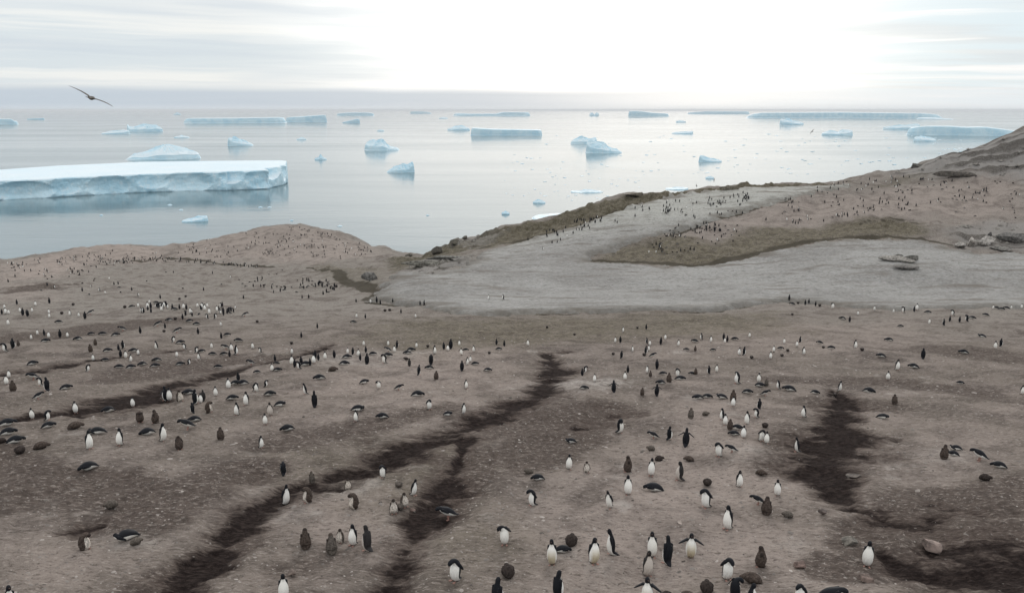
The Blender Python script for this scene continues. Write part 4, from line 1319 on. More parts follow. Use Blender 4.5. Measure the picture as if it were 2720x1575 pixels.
# where the beak sits and how it points, feet positions (None: hidden under the body)
HEADS = {}
for key, kk in (('U', UP), ('UY', UP), ('UG', UP), ('T', TALL), ('S', SLEEK), ('N', BOW), ('NS', SIDEB), ('H', HUN), ('P', PRO), ('PS', PRS), ('W', UP), ('WY', UP), ('C', CHK), ('CG', CHK), ('CB', CHB), ('M', CHK), ('MB', CHB), ('K', CBL), ('KL', CLY), ('KG', CBL)):
    a_, b_ = Vector(kk[-3][:3]), Vector(kk[-1][:3])
    tdir = (b_ - Vector(kk[-4][:3])).normalized()
    if tdir.z > 0.75:                                 # head upright: beak points forward
        pos = Vector((a_.x, a_.y + kk[-3][4] * .86, a_.z - .002)); dr = Vector((0, 1, .02))
    else:
        pos = b_ - tdir * .012; dr = tdir
    HEADS[key] = (pos, dr.normalized())
FEET = {k: ((-.05, .055), (.05, .055)) for k in ('U', 'UY', 'UG', 'T', 'N', 'NS', 'W', 'WY', 'C', 'CG', 'CB', 'M', 'MB')}
FEET['S'] = ((-.045, .07), (.045, .07)); FEET['H'] = ((-.05, .0), (.05, .0))
LEGH = {'H': .13}
shank_me = None
# legs for the leaning birds (foot with a short shank)
v = []
for z, r, yy in ((0.0, .02, 0), (.06, .02, -.005), (.15, .034, -.02)):
    v += [(math.cos(2 * math.pi * k / 7) * r, math.sin(2 * math.pi * k / 7) * r + yy, z) for k in range(7)]
fs = [(q * 7 + k, q * 7 + (k + 1) % 7, q * 7 + 7 + (k + 1) % 7, q * 7 + 7 + k) for q in range(2) for k in range(7)]
fs += [tuple(range(7))[::-1], tuple(range(14, 21))]
b0 = len(v)
v += fv + fv2; fs += [tuple(i + b0 for i in f) for f in ff]
shank_me = mesh_from('foot', v, fs, False, [ft_m])

FACE = {'F': 0, 'B': 180, 'L': -82, 'R': 82, 'FL': -42, 'FR': 42, 'BL': -138, 'BR': 138}
RAW = {}
RAW[(0, 1175)] = """195 105 90 K F;400 58 80 KL R;868 60 165 U FR;860 262 100 P L;1080 632 100 KG L;820 1040 215 MB R;1230 940 115 PS L;1320 985 50 KG R;100 1640 225 U F;1740 62 130 C F"""
RAW[(680, 1175)] = """270 312 120 N B;288 600 205 S FR;505 575 170 MB L;545 385 110 CG B;890 455 90 M F;950 635 155 MB L;1230 335 130 N FL;1385 428 75 KG F;1520 510 165 S FR;1335 680 140 M F;1397 645 65 KG F;1437 620 140 M FR;1860 742 145 H L;485 1020 205 C B;735 1070 230 CG B;820 965 135 M FL;940 990 195 U FL;1080 1045 245 UG BL;2410 980 185 NS F;1930 1335 220 N FL;270 1515 230 U F;2440 1285 145 K B;2340 1585 275 U BR;50 50 105 U FR"""
RAW[(1360, 1175)] = """1345 75 60 KG L;1425 178 75 K R;1715 178 62 KL L;2005 130 140 N FL;2130 97 85 H L;550 255 150 U F;725 287 112 M F;1120 277 165 C L;1345 315 172 U F;1620 362 185 UG L;2200 427 162 U FR;2410 312 62 KL R;165 302 62 KG L;250 362 75 P L;1125 500 190 U F;1375 470 105 P L;1890 412 90 K F;200 610 162 N L;950 630 180 S FL;1880 625 182 N FL;2090 835 220 U FL;2385 600 80 H L;2462 690 205 C B;575 985 135 K B;390 1175 250 UY F;490 1062 90 P R;790 1165 280 UY FR;970 1090 250 S L;1360 1100 242 U F;1500 1175 290 T BL;1730 1110 242 WY F;1310 1285 240 UG FR;2410 1195 235 C L;2080 1320 258 N FR;2320 1350 125 KL L;1885 1442 140 K B;2160 1520 200 NS B;2310 1590 215 U R;440 1510 312 U BR;1310 1575 260 WY F;1500 1510 100 K L;1700 1515 105 KL R"""
RAW[(2040, 1175)] = """285 90 140 S L;90 510 155 U F;190 722 82 KG L;1700 157 130 C B;1820 72 50 PS L;1795 127 52 P L;2045 175 112 H L;2235 242 65 P L;2100 367 80 K R;955 1190 245 U F;300 1545 180 N FL;590 1565 225 H R"""
RAW[(0, 775)] = """480 112 58 U B;345 137 45 U F;165 122 45 U B;45 162 42 U F;20 217 45 U B;55 217 60 U F;85 217 45 U F;195 197 45 U F;222 227 65 U B;270 237 75 N B;312 197 45 U F;475 212 45 U F;480 252 45 U F;600 217 35 K F;680 232 55 U FL;765 242 45 U F;825 262 78 U B;875 222 55 H R;710 132 32 K F;570 302 35 P L;80 322 55 UG F;
1210 157 45 K F;1275 152 40 P R;1340 152 50 U F;1430 157 68 U F;1462 162 60 U B;1450 112 40 U F;1515 112 35 P L;1550 122 35 P R;1590 152 60 U F;1565 187 55 U F;1690 177 35 P L;1740 167 50 U B;1780 167 60 U F;1807 172 55 U B;1845 212 60 U F;1862 237 45 U B;1915 152 50 U F;1958 162 60 U F;1985 182 68 U F;2008 152 50 U F;2030 217 65 U F;2010 262 50 N L;2085 262 55 N R;2102 192 60 U F;2165 207 60 U B;2202 212 50 U B;2225 177 40 P R;2282 167 40 U FL;1770 267 55 U B;1700 272 42 K F;1640 282 45 P L;1835 292 35 P R;1905 322 40 P L;1740 77 32 K F;1800 52 40 K F;
1525 337 55 H R;1600 352 50 U B;1590 392 32 K F;1715 402 62 H R;1360 402 65 U B;1190 382 60 H L;1120 427 42 P R;995 417 40 P L;880 417 30 P R;1920 407 60 U B;2145 452 60 U B;2200 427 35 P R;2140 332 45 U F;2372 242 55 H R;
365 417 50 U F;305 462 50 U F;430 422 55 U B;440 487 45 P R;475 447 60 U F;582 442 72 U B;655 442 55 U F;755 467 45 P L;130 547 100 U BR;52 577 80 N L;180 522 50 C B;925 517 58 C B;880 582 72 C B;1040 582 45 P R;1150 567 60 U B;1195 547 75 U BR;1295 582 42 P L;1520 557 80 U L;1680 492 62 N R;1745 502 50 P R;1790 557 60 N L;1340 612 60 U F;1170 632 70 U B;1220 642 75 U F;1268 677 70 U FR;905 667 60 U F;1020 672 36 P L;315 707 45 P R;
1900 592 60 N R;1950 587 36 P R;1930 657 72 U FL;2052 547 46 U F;2060 612 36 P L;2165 612 36 P R;2190 562 60 H L;2245 572 80 U F;2287 607 92 U R;2225 627 60 U B;2310 482 40 P L;2447 552 65 U F;1520 672 42 P L;1500 727 42 P R;1380 712 42 P L;1265 742 45 P R;1155 737 40 P L;1745 712 42 P R;1830 707 46 N R;1715 632 50 U F;2115 737 40 P L;2432 712 66 H L;850 772 66 N R;
65 897 85 U F;130 962 95 C B;325 852 75 H L;395 907 76 N L;457 957 122 U BL;640 942 52 P R;90 832 42 U F;370 1042 70 H R;735 1172 108 U F;1290 1112 72 U F;1050 1162 60 P L;315 1227 92 U F;460 1242 90 N R;70 1292 72 P R;470 1312 60 P R;730 1322 86 KL R;80 1382 72 P R;150 1462 82 P R;945 1377 76 PS L;1160 1482 155 U FL;
1605 1052 178 W BL;1640 1052 125 U F;1745 1062 118 M FR;1830 992 60 P L;1895 1082 138 U BR;1942 1077 85 U F;1975 1052 102 UG B;2090 1007 96 U F;2025 1167 126 MB R;2215 937 106 U F;2310 862 86 U B;2355 897 56 P L;2280 897 50 P R;2250 1042 56 P R;2385 1097 132 U FL;2295 1192 122 U FL;2470 962 80 N R;1360 1257 102 CB F;1510 1267 132 C BL;1430 1382 76 P L;1580 1442 165 U FR;1868 1172 92 U BL;1820 1332 172 H L;1885 1252 62 P L;1750 1492 92 CB L;2140 1432 122 C B;20 1462 60 K L"""
RAW[(680, 775)] = """970 102 40 U B;1110 112 50 U F;1170 102 58 U B;1205 122 48 U B;1325 102 42 U B;1590 127 45 U B;1630 132 55 U BR;2255 77 52 U FL;2395 77 56 U L;975 252 50 U F;1060 257 45 U B;945 302 30 P L;595 352 50 U B;440 442 56 U B;345 507 35 K F;1250 192 35 K F;1295 187 36 K F;1405 207 35 U B;1545 252 36 U F;12 297 30 K F;45 592 56 N L;185 672 60 U B;200 702 32 P L;155 767 72 U F;207 767 42 P R;10 787 30 P L;
345 702 92 U F;350 602 42 U F;375 727 70 U B;440 702 80 U B;420 747 82 N L;480 712 50 P R;525 712 56 U B;560 692 96 U F;575 642 80 U B;605 662 50 U B;670 652 82 U F;760 637 76 U B;880 642 46 P R;890 602 46 U F;940 607 66 U BR;990 622 76 U F;1010 662 60 U B;1045 522 42 U F;1065 587 62 U B;1130 612 40 P R;1075 702 112 U B;855 707 52 P R;745 767 62 KL R;615 847 60 P L;1280 522 50 U F;1280 582 56 H L;1340 587 76 U F;1368 542 76 U BR;1245 692 100 N L;1275 627 48 P R;1500 577 60 P R;1465 602 42 P L;1555 542 42 U F;1665 537 36 K F;1730 602 92 U FR;1820 557 72 U B;1860 572 66 U F;1886 552 112 U B;1970 522 50 U F;1990 612 72 W F;2030 572 32 P R;2110 582 66 U FL;1695 702 106 N B;1455 662 42 K L;1485 722 82 UG B;1575 807 102 S BR;1680 747 46 P L;1745 847 86 C B;1995 762 102 U B;2045 707 82 U FR;2078 682 62 U F;2120 707 40 P R;2245 767 42 P R;2330 512 62 U B;2405 527 56 U B;2350 562 32 P R;2260 602 32 K F;
95 922 52 H R;10 967 82 U FL;135 1002 56 P R;485 992 112 S L;570 1117 162 T B;1050 887 52 PS R;1190 937 82 NS F;1380 952 62 H R;1565 1012 72 P R;235 1107 62 PS R;140 1197 132 UG F;90 1282 88 U F;305 1342 72 P L;990 1152 72 PS R;970 1252 102 U FL;1225 1222 66 P L;1680 1137 106 N FR;2035 937 86 U FR;2010 1177 106 U FR;1860 1197 52 PS R"""
RAW[(1360, 775)] = """155 522 66 U F;1075 392 56 U FR;1300 362 42 U B;1215 357 28 K F;340 352 30 K F;605 422 30 K F;1000 492 52 U F;1050 492 66 U B;1305 502 62 U BL;1335 522 46 U F;1440 507 72 U B;1485 462 56 U F;1610 522 66 U FR;1770 487 36 P L;1835 462 66 U L;1925 487 66 U FR;2050 462 66 U B;2060 497 52 U F;2085 482 62 U B;2155 467 36 P R;2300 442 36 U F;1165 582 56 U FR;1060 642 76 U BR;1322 572 62 U FR;1295 602 82 U BR;1280 622 42 K F;1360 637 56 H R;980 612 36 K F;1775 572 52 C B;1690 567 30 P L;1945 572 30 P R;2200 612 76 U F;2247 612 82 U BR;2320 647 40 K F;1405 747 102 T B;1310 787 62 U FL;1340 822 46 C B;1460 802 40 P R;705 782 60 N R;680 812 50 U B;800 872 62 U F;1095 852 76 U F;1122 782 48 U B;1780 802 66 C B;1745 802 32 P L;1905 792 82 U BL;1980 777 72 U F;1520 877 96 C B;1605 822 90 N FL;1628 852 52 P R;1440 892 52 P L;985 972 122 W B;700 942 46 P R;1400 1002 116 W B;1260 1002 72 C B;2180 887 126 NS L;2390 872 92 U F;2400 917 50 P R;2465 912 62 CG B;2280 982 52 P R;1800 1037 56 P L;1890 1027 52 P R;2030 1032 56 PS L;2140 1062 116 C B;2140 1107 86 U F;1730 1222 102 CG B;1875 1197 56 KG R;2035 1237 112 U L;2066 1287 82 U F;2110 1332 102 C B;2275 1282 132 U FL;2180 1332 62 P R;2240 1412 122 U F;2150 1387 52 P L;2390 1132 88 U BL;2370 1217 62 N L;2450 1007 62 H R;2450 1312 62 K F;2410 1442 116 N FR;2465 1465 92 U F;1045 1362 168 NS R;1370 1422 62 H L;1525 1427 132 U BR;1680 1492 212 W B;570 1462 60 PS L"""
RAW[(2040, 775)] = """205 82 56 U B;235 127 40 P L;290 117 32 K F;360 127 50 U B;395 112 45 U B;460 137 46 U B;500 142 36 K F;625 162 72 NS F;1030 182 46 U F;870 227 46 U F;1215 202 30 U F;1310 202 62 N L;1415 192 50 U B;1440 177 72 U F;1545 207 36 P R;2180 167 36 U F;2215 167 30 P L;2260 177 30 P R;2310 167 36 P L;2355 167 36 U F;2455 162 42 U F;235 227 26 K F;720 267 46 P L;790 292 56 U B;1790 232 70 N L;1700 327 62 U BL;1760 287 50 U B;1855 292 52 U B;1925 287 72 N BL;1975 262 50 P R;1560 312 52 U F;1280 342 26 P R;2110 232 26 P L;1170 477 42 P L;2070 442 50 PS L;155 502 46 U F;310 492 62 U BR;280 532 50 U F;120 557 32 P R;190 577 28 K F;345 607 76 U FR;55 582 52 U F;25 647 66 U F;135 627 36 K F;500 502 32 P L;535 547 26 K F;610 552 36 P R;845 547 82 U FR;910 572 40 K F;1095 632 42 P L;1500 647 96 U B;1250 757 102 U FR;1160 852 86 U F;1410 737 50 P L;2200 552 72 U F;2255 527 70 U BR;1895 597 46 P L;1860 892 32 P R;2460 992 82 U FR;690 962 102 S FR;975 977 60 P R;1225 1087 92 C B;1110 1227 56 PS R;345 1212 112 U FL;100 937 62 NS L;205 957 62 P L;455 987 46 P R;650 1012 40 K F"""

SCQ = 680.0 / 2480.0
NOMH = {'U': .612, 'UY': .612, 'UG': .612, 'T': .672, 'S': .636, 'N': .52, 'NS': .52, 'H': .42, 'P': .24, 'PS': .24, 'W': .612, 'WY': .612, 'C': .482, 'CG': .482, 'CB': .42, 'M': .482, 'MB': .42, 'K': .27, 'KL': .26, 'KG': .27}
birds = []
for (ox, oy), s in RAW.items():
    for item in s.replace('\n', '').split(';'):
        if not item.strip(): continue
        x, y, h, k, f = item.split()
        birds.append([ox + float(x) * SCQ, oy + float(y) * SCQ, float(h) * SCQ, k, f])

# landmarks that say where on the rookery a bird stands
SPOTS = [(40, 1230, 'on the slope at the left frame edge'), (60, 1130, 'in the resting group at the left frame edge'), (230, 1500, 'on the near mound left of the gully'), (240, 1235, 'on the bare brown slope, left'),
         (250, 1150, 'below the broad dark stream, left'), (120, 1100, 'on the far-left end of the dark stream'), (440, 1130, 'in the crowd above the bare slope'), (540, 1060, 'at the upper end of the dark stream'),
         (650, 1150, 'right of the crowd above the bare slope'), (640, 1040, 'on the mound beside the thin upper stream'), (60, 1010, 'on the terrace between the two left streams'), (330, 970, 'on the middle of the left terrace'),
         (250, 940, 'along the thin left stream'), (500, 925, 'at the end of the thin left stream'), (620, 935, 'on the right part of the left terrace'), (60, 920, 'above the thin stream at the frame edge'),
         (110, 895, 'in the pale-bellied group, far left'), (60, 830, 'in the farthest left group'), (200, 835, 'right of the farthest left group'), (360, 875, 'on the dim band above the thin stream'),
         (420, 815, 'at the left end of the dense left cluster'), (500, 815, 'in the dense left cluster'), (570, 830, 'at the right end of the dense left cluster'), (470, 880, 'below the dense left cluster'), (650, 840, 'on the plain right of the dense cluster'),
         (730, 975, 'at the left end of the mound-top cluster'), (800, 960, 'in the mound-top cluster by the gully'), (880, 940, 'in the mound-top line, left half'), (960, 945, 'in the mound-top line beside the black bird'), (1040, 930, 'in the mound-top line, middle'),
         (1160, 925, 'in the mound-top line, right half'), (1240, 960, 'on the right shoulder of the mound'), (1330, 915, 'at the head of the central gully'), (850, 1050, 'on the open mound left of centre'), (1000, 1030, 'on the bare mound face'),
         (1110, 1040, 'on the mound face near the gully'), (1220, 1080, 'just above the central gully'), (950, 1100, 'low on the mound above the gully'), (720, 1110, 'left on the mound above the gully'), (780, 1300, 'in the bend of the central gully'), (930, 1290, 'on the spit between gully forks'),
         (1060, 1330, 'at the tip between gully forks'), (880, 1440, 'in the family on the spit'), (720, 1560, 'at the foot of the spit'), (980, 800, 'at the snow tip by the stream'), (1120, 800, 'on the snow above the moss line'), (1000, 850, 'on the olive flat below the snow'),
         (800, 880, 'on the flat beyond the mound'), (1400, 900, 'on the flat behind the central gully'), (1650, 890, 'in the far line, left part'), (1730, 910, 'in the far line, middle left'), (1830, 900, 'in the far line, middle right'), (1930, 900, 'in the far line, right part'),
         (2060, 910, 'in the small group right of the far line'), (1560, 1000, 'by the pale puddle patch'), (1680, 990, 'in the upper pink-mound group, left'), (1760, 1000, 'in the upper pink-mound group, middle'), (1880, 985, 'in the upper pink-mound group, right'), (1740, 1035, 'on the mound just below the black bird'),
         (1870, 1050, 'on the pink mound crest'), (1960, 1010, 'along the right edge of the mound crest'), (2060, 1030, 'near the head of the right gully'), (1930, 1110, 'in the huddle on the mound\'s right'), (2010, 1130, 'right of the huddle by the gully'), (1850, 1110, 'left of the huddle on the mound'),
         (1660, 1150, 'on the mound left of the huddle'), (1520, 1180, 'on the mound\'s left flank'), (1600, 1240, 'in the scattered row across the mound, left'), (1740, 1240, 'in the scattered row across the mound, middle'), (1830, 1240, 'in the scattered row across the mound, right'), (1960, 1260, 'beside the middle of the right gully'),
         (2040, 1350, 'where the right gully widens'), (1420, 1350, 'on the lower left flank of the mound'), (1650, 1310, 'on the lower mound, middle'), (1880, 1350, 'on the lower mound, right'), (1480, 1480, 'in the near group, left end'), (1600, 1470, 'in the near group, left of middle'),
         (1740, 1480, 'in the near group around the spread flippers'), (1900, 1500, 'in the near group, right end'), (1760, 1590, 'along the lower frame edge, middle'), (2000, 1590, 'along the lower frame edge, right'), (1340, 1570, 'along the lower frame edge, left of middle'), (1330, 1440, 'left of the near group'),
         (2300, 1480, 'alone by the wide dark mud'), (2540, 1210, 'on the bare right-hand slope'), (2350, 1070, 'right of the gully\'s head'), (2240, 1090, 'just right of the right gully'), (2370, 970, 'on the open right plain'), (2540, 990, 'on the far right of the plain'),
         (2280, 930, 'on the open plain behind the gully'), (2120, 815, 'at the snow edge, middle right'), (2220, 830, 'on the ground just below the snow edge'), (2420, 825, 'at the snow edge near the dark huddle'), (2540, 845, 'in the dark huddle below the snow'), (2660, 820, 'at the snow edge, far right'), (2650, 920, 'on the plain at the right frame edge'), (2690, 1045, 'cut by the right frame edge')]
WHO = {'U': 'upright penguin', 'UY': 'yellow-stained upright penguin', 'UG': 'grey-bibbed upright penguin', 'T': 'tall stretched black penguin', 'S': 'slim leaning penguin', 'N': 'preening penguin, head bowed', 'NS': 'penguin twisting to preen', 'H': 'penguin bending forward',
       'P': 'penguin lying flat', 'PS': 'lying penguin, head turned aside', 'W': 'penguin with flippers spread', 'WY': 'yellow-stained penguin, flippers spread', 'C': 'dark upright chick', 'CG': 'greyish upright chick', 'CB': 'dark slumped chick', 'M': 'moulting pale-fronted chick', 'MB': 'moulting slumped chick', 'K': 'dark ball-shaped resting chick', 'KL': 'brown chick lying stretched', 'KG': 'faded brown resting chick'}
FCE = {'F': 'facing us', 'B': 'back turned', 'L': 'in left profile', 'R': 'in right profile', 'FL': 'half-turned left', 'FR': 'half-turned right', 'BL': 'back half-turned left', 'BR': 'back half-turned right'}
ORD = ['first', 'second', 'third', 'fourth', 'fifth', 'sixth', 'seventh', 'eighth', 'ninth', 'tenth', 'eleventh', 'twelfth']

birds.sort(key=lambda b: -b[2] / (NOMH[b[3]] / .6) ** 0.5)
N_THING = 320
named, crowd = birds[:N_THING], birds[N_THING:]


def spot(b):
    return min(SPOTS, key=lambda s: (s[0] - b[0]) ** 2 + ((s[1] - b[1] + b[2] * .5) * 1.4) ** 2)[2]


buck = {}
for b in named:
    face = '' if b[3] in ('K', 'KL', 'KG') else FCE[b[4]]
    b.append(spot(b)); b.append(face)
    buck.setdefault((b[3], face, b[5]), []).append(b)
for (k, face, sp), L in buck.items():
    L.sort(key=lambda b: b[0])
    for i, b in enumerate(L):
        lab = WHO[k] + (', ' + face if face else '')
        if len(L) > 1: lab += f', {ORD[i]} from left'
        lab = lab + ' ' + sp
        if len(lab.split()) > 16: lab = lab.replace('penguin twisting', 'bird twisting').replace('upright ', '').replace('lying penguin, head turned aside', 'lying penguin looking aside').replace('preening penguin, head bowed', 'preening penguin').replace(' from left', ' along')
        if len(lab.split()) > 16: lab = lab.replace(' the ', ' ')
        b.append(lab)

GROUP = {'C': 'penguin chicks', 'CG': 'penguin chicks', 'CB': 'penguin chicks', 'M': 'penguin chicks', 'MB': 'penguin chicks', 'K': 'penguin chicks', 'KL': 'penguin chicks', 'KG': 'penguin chicks'}
rq = random.Random(4)


def place(b, minf=0.80, maxf=1.18):
    px, py, hp, k, f = b[:5]
    x, y, z, r = hit(px, py)
    dist = math.hypot(r, CAMZ - z)
    want = hp * dist / FPX
    if k in ('P', 'PS', 'K', 'KL', 'KG'):
        # seen from above: depth adds to the drawn height
        tilt = (CAMZ - z) / dist
        nom = NOMH[k] * math.sqrt(1 - tilt * tilt) + 0.20 * tilt
    else:
        tilt = (CAMZ - z) / dist
        nom = NOMH[k] * math.sqrt(1 - tilt * tilt) + 0.10 * tilt
    s = min(max(want / nom, minf), maxf)
    yaw = math.atan2(-x, -y)                          # direction to the camera, clockwise from +y
    ang = math.pi - math.atan2(x, y) + math.radians(FACE[f] + rq.uniform(-12, 12))
    return x, y, z, s, ang


BQ = {}
for b in named:
    x, y, z, s, ang = place(b)
    k = b[3]
    nm = 'penguin_chick' if k in GROUP else 'penguin'
    o = link(nm, meshes[k])
    lie = k in ('P', 'PS', 'K', 'KL', 'KG')
    o.location = (x, y, z - (0.012 if lie else 0.004) * s)
    o.rotation_euler = (0 if lie else rq.uniform(-.05, .06), 0 if lie else rq.uniform(-.05, .05), ang)
    o.scale = (s * rq.uniform(.95, 1.05),) * 2 + (s,)
    tag(o, b[7], 'penguin', GROUP.get(k, 'adult penguins'))
    pos, dr = HEADS[k]
    bo = link('beak', beak_me, o)
    tw = rq.choice((0, 0, .5, -.5, 1.0, -1.0)) if k in ('U', 'UY', 'UG', 'T', 'W', 'WY', 'C', 'CG', 'M') else 0.0
    hy = .02
    bo.location = (pos.x - math.sin(tw) * (pos.y - hy) * .9, hy + math.cos(tw) * (pos.y - hy), pos.z)
    bo.rotation_euler = dr.to_track_quat('Y', 'Z').to_euler()
    if tw: bo.rotation_euler = (0.02, 0, tw)
    if k in GROUP: bo.scale = (.8, .75, .8)
    for q, (fx, fy) in enumerate(FEET.get(k, ())):
        fo = link('foot', shank_me if k == 'H' else foot_me, o)
        fo.location = (fx, fy, 0.002)
        fo.rotation_euler = (0, 0, (.25 if fx < 0 else -.25))

# the rest of the rookery: too many and too small to tell apart
lowm = {}
for key, keys, paint in (('U', UP, paint_adult()), ('N', BOW, paint_adult()), ('P', PRO, paint_adult()), ('K', CBL, paint_chick(DBROWN, DBROWN)), ('C', CHK, paint_chick())):
    lowm[key] = bird_mesh('low', keys, paint, sides=10, rings=10)
ALIAS = {'U': 'U', 'UY': 'U', 'UG': 'U', 'T': 'U', 'S': 'U', 'N': 'N', 'NS': 'N', 'H': 'N', 'P': 'P', 'PS': 'P', 'W': 'U', 'WY': 'U', 'C': 'C', 'CG': 'C', 'CB': 'C', 'M': 'C', 'MB': 'C', 'K': 'K', 'KL': 'K', 'KG': 'K'}
lowd = {}
for k, me in lowm.items():
    co = np.array([v.co[:] for v in me.vertices]); fs = [tuple(p.vertices) for p in me.polygons]
    cl = np.empty(len(fs) * 4, np.float32); me.attributes['col'].data.foreach_get('color', cl)
    lowd[k] = (co, fs, cl.reshape(-1, 4))
rc = np.random.default_rng(9)


def in_poly(x, y, P):
    c_ = False
    for (x0, y0), (x1, y1) in zip(P, P[1:] + P[:1]):
        if (y0 > y) != (y1 > y) and x < (x1 - x0) * (y - y0) / (y1 - y0) + x0: c_ = not c_
    return c_


def strew(P, n, types='UUUBPK', clump=0.0):
    xs_ = [p[0] for p in P]; ys_ = [p[1] for p in P]
    got = 0; cen = None
    while got < n:
        if clump and cen is not None and rc.random() < clump:
            x, y = cen[0] + rc.normal(0, 14), cen[1] + rc.normal(0, 5)
        else:
            x, y = rc.uniform(min(xs_), max(xs_)), rc.uniform(min(ys_), max(ys_))
        if not in_poly(x, y, P): continue
        cen = (x, y)
        t = types[rc.integers(len(types))]
        k = {'U': 'U', 'B': 'U', 'P': 'P', 'K': 'K', 'C': 'C', 'N': 'N'}[t]
        f = ('F', 'B', 'B', 'L', 'R', 'FL', 'FR', 'BL', 'BR')[rc.integers(9)] if t != 'B' else 'B'
        crowd.append([x, y, NOMH[k] * FPX / math.hypot(hit(x, y)[3], 25) * rc.uniform(.78, 1.0), k, f])
        got += 1


strew([(450, 650), (600, 632), (720, 608), (790, 603), (880, 625), (960, 650), (1010, 672), (900, 690), (760, 680), (600, 685), (470, 680)], 210, 'UBBKKP', .55)
strew([(10, 702), (120, 685), (260, 664), (460, 658), (470, 690), (300, 705), (200, 735), (20, 745)], 150, 'UBBKPF'.replace('F', 'U'), .6)
strew([(300, 690), (400, 684), (540, 690), (650, 702), (700, 708), (690, 716), (540, 700), (400, 696), (300, 700)], 90, 'BBKN')
strew([(620, 752), (700, 738), (850, 742), (930, 755), (860, 785), (740, 775)], 75, 'BBKP', .5)
strew([(0, 745), (500, 720), (800, 715), (900, 800), (500, 800), (100, 790)], 40, 'UBKP')
strew([(1400, 645), (1480, 600), (1640, 560), (1800, 528), (1990, 510), (1990, 535), (1800, 560), (1660, 590), (1560, 612)], 95, 'BBBU', .45)
strew([(1380, 640), (1560, 575), (1600, 580), (1480, 660), (1400, 668)], 14, 'BU')
strew([(1740, 640), (1800, 600), (1920, 585), (2000, 580), (1960, 640), (1820, 680), (1700, 675)], 80, 'BKKPU', .6)
strew([(340, 830), (420, 808), (600, 812), (625, 832), (560, 850), (430, 838)], 34, 'UUBNP', .5)
strew([(1830, 610), (1900, 602), (1920, 615), (1850, 622)], 24, 'BKB')
strew([(2030, 590), (2060, 530), (2220, 505), (2420, 500), (2440, 560), (2300, 580), (2130, 600)], 100, 'BBKPU', .45)
strew([(2100, 500), (2300, 478), (2430, 460), (2480, 480), (2400, 500), (2200, 515)], 45, 'BKPU', .3)
strew([(2440, 470), (2560, 455), (2715, 470), (2715, 590), (2500, 580), (2430, 540)], 70, 'BKPU', .35)
strew([(1700, 560), (1980, 520), (2050, 560), (1900, 590)], 40, 'BKU', .4)
av, af, ac = [], [], []
nv = 0
for b in crowd:
    b = b[:5]
    x, y, z, s, ang = place(b, .74, 1.15)
    co, fs, cl = lowd[ALIAS[b[3]]]
    c_, s_ = math.cos(ang), math.sin(ang)
    p = co * s
    q = np.stack([p[:, 0] * c_ - p[:, 1] * s_ + x, p[:, 0] * s_ + p[:, 1] * c_ + y, p[:, 2] + z], -1)
    av.append(q); af += [tuple(i + nv for i in f) for f in fs]; ac.append(cl); nv += len(q)
me = bpy.data.meshes.new('penguin_crowd')
me.from_pydata(np.concatenate(av).tolist(), [], af)
me.update()
me.polygons.foreach_set('use_smooth', [True] * len(me.polygons))
ca_ = me.attributes.new('col', 'FLOAT_COLOR', 'FACE'); ca_.data.foreach_set('color', np.concatenate(ac).astype(np.float32).ravel())
me.materials.append(fm)
o = link('penguin_crowd', me)
tag(o, 'far penguins dotting the distant hills and snow slopes', 'penguin crowd', kind='stuff')
for me in lowm.values(): bpy.data.meshes.remove(me)

# ------------------------------------------------------------------ flying birds
sk_m, T, B = mat('bird_feathers')
T.put(B.inputs['Base Color'], T.mix(T.noise(T.node('ShaderNodeTexCoord').outputs['Object'], 18.0, 3), (0.03, 0.026, 0.022), (0.10, 0.085, 0.07)))
B.inputs['Roughness'].default_value = 0.8


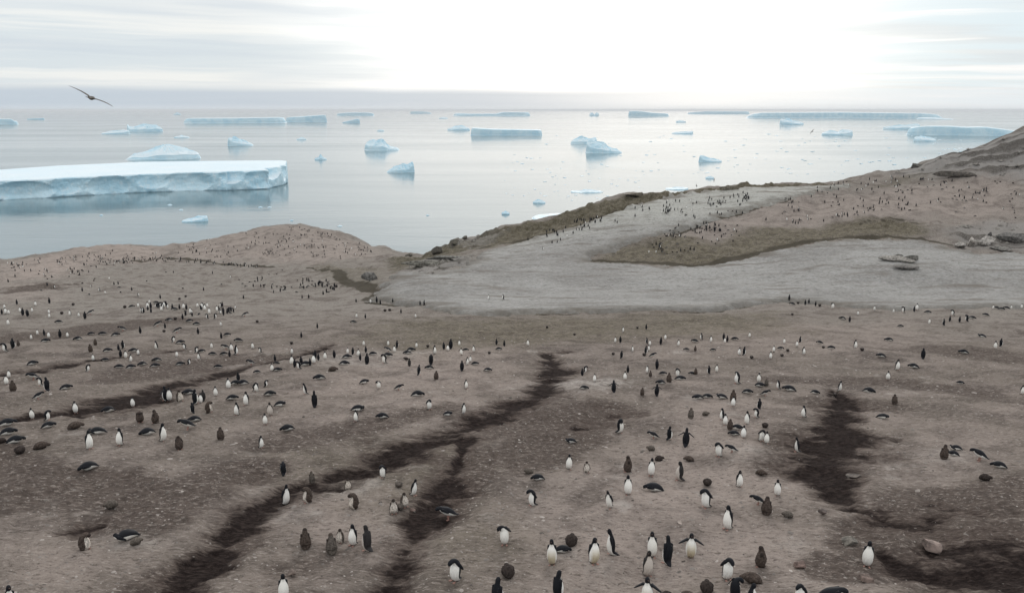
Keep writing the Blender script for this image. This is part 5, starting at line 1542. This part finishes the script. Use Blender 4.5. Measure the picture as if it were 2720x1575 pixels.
def skua_mesh():
    """body, tail and both long wings as one surface; y forward, x right, span about 1.3 m"""
    rings = [(-.30, .004, .10, .006), (-.22, .004, .06, .018), (-.12, .0, .055, .04), (-.03, -.004, .07, .06), (.05, 0, .068, .058), (.12, .008, .05, .046), (.17, .014, .036, .036), (.21, .012, .026, .024), (.235, .008, .006, .006)]
    n = 14
    v, f = [], []
    for y, z, rx, rz in rings:
        for k in range(n):
            a = 2 * math.pi * k / n
            v.append((math.cos(a) * rx, y, z + math.sin(a) * rz))
    skip = {(3, 0), (3, n - 1), (3, n // 2), (3, n // 2 - 1)}
    for i in range(len(rings) - 1):
        for k in range(n):
            if (i, k) in skip: continue
            f.append((i * n + k, i * n + (k + 1) % n, (i + 1) * n + (k + 1) % n, (i + 1) * n + k))
    f.append(tuple(range(n))[::-1]); f.append(tuple((len(rings) - 1) * n + k for k in range(n)))
    for sg, ks in ((1, (n - 1, 0, 1)), (-1, (n // 2 - 1, n // 2, n // 2 + 1))):
        loop = [3 * n + ks[0], 3 * n + ks[1], 3 * n + ks[2], 4 * n + ks[2], 4 * n + ks[1], 4 * n + ks[0]]
        prev = loop
        for (x, y0, y1, z, th) in ((.12, -.06, .085, .026, .014), (.25, -.055, .095, .045, .011), (.37, -.07, .08, .058, .008), (.50, -.09, .03, .064, .006), (.62, -.12, -.04, .064, .004), (.70, -.14, -.11, .060, .003)):
            ym = (y0 + y1) / 2
            ring = []
            for (yy, zz) in ((y0, z - th * .3), (y0, z), (y0, z + th * .3), (y1, z + th), (y1, z), (y1, z - th)):
                ring.append(len(v)); v.append((sg * x, yy, zz))
            if sg < 0:
                pass
            for e in range(6):
                f.append((prev[e], prev[(e + 1) % 6], ring[(e + 1) % 6], ring[e]))
            prev = ring
        f.append(tuple(prev))
    me = mesh_from('seabird', v, f, True, [sk_m])
    bm = bmesh.new(); bm.from_mesh(me); bmesh.ops.recalc_face_normals(bm, faces=bm.faces[:]); bm.to_mesh(me); bm.free()
    return me


sk = skua_mesh()
for lab, px, py, dist, rx, ry, rz in (('dark long-winged seabird gliding with tilted wings over the bergs', 243, 261, 29.5, .0, math.radians(27), math.radians(8)),
                                      ('tiny dark bird banking low over the bright water', 2157, 350, 190, .2, math.radians(-48), math.radians(20)),
                                      ('tiny dark bird just above the snowy crest', 1897, 479, 240, .1, math.radians(-60), math.radians(60)),
                                      ('tiny dark bird low over the water left of the crest bird', 1850, 494, 230, .1, math.radians(50), math.radians(70))):
    a, s = ray(px, py)
    h = math.cos(math.atan(s)) * dist
    o = link('seabird', sk)
    o.location = (math.sin(a) * h, math.cos(a) * h, CAMZ + s * h)
    o.rotation_euler = (rx, ry, rz)
    tag(o, lab, 'bird', 'flying seabirds')
    bo = link('beak', beak_me, o)
    bo.location = (0, .228, .008); bo.scale = (.7, 1.1, .7)

# ------------------------------------------------------------------ sea air
hm = bpy.data.materials.new('sea_haze'); hm.use_nodes = True
HT = NT(hm.node_tree); HT.n.clear()
vol = HT.node('ShaderNodeVolumePrincipled', Density=HAZE_D, Anisotropy=0.0)
vol.inputs['Color'].default_value = (0.93, 0.96, 1.0, 1)
ho = HT.node('ShaderNodeOutputMaterial', Volume=vol.outputs[0])
R_ = 40000.0
me = mesh_from('haze', [(x, y, z) for z in (-8.0, 62.0) for x, y in ((-R_, -R_), (R_, -R_), (R_, R_), (-R_, R_))],
               [(3, 2, 1, 0), (4, 5, 6, 7), (0, 1, 5, 4), (1, 2, 6, 5), (2, 3, 7, 6), (3, 0, 4, 7)], False, [hm])
o = link('haze', me)
tag(o, 'thin pale haze over the sea', 'haze', kind='stuff')
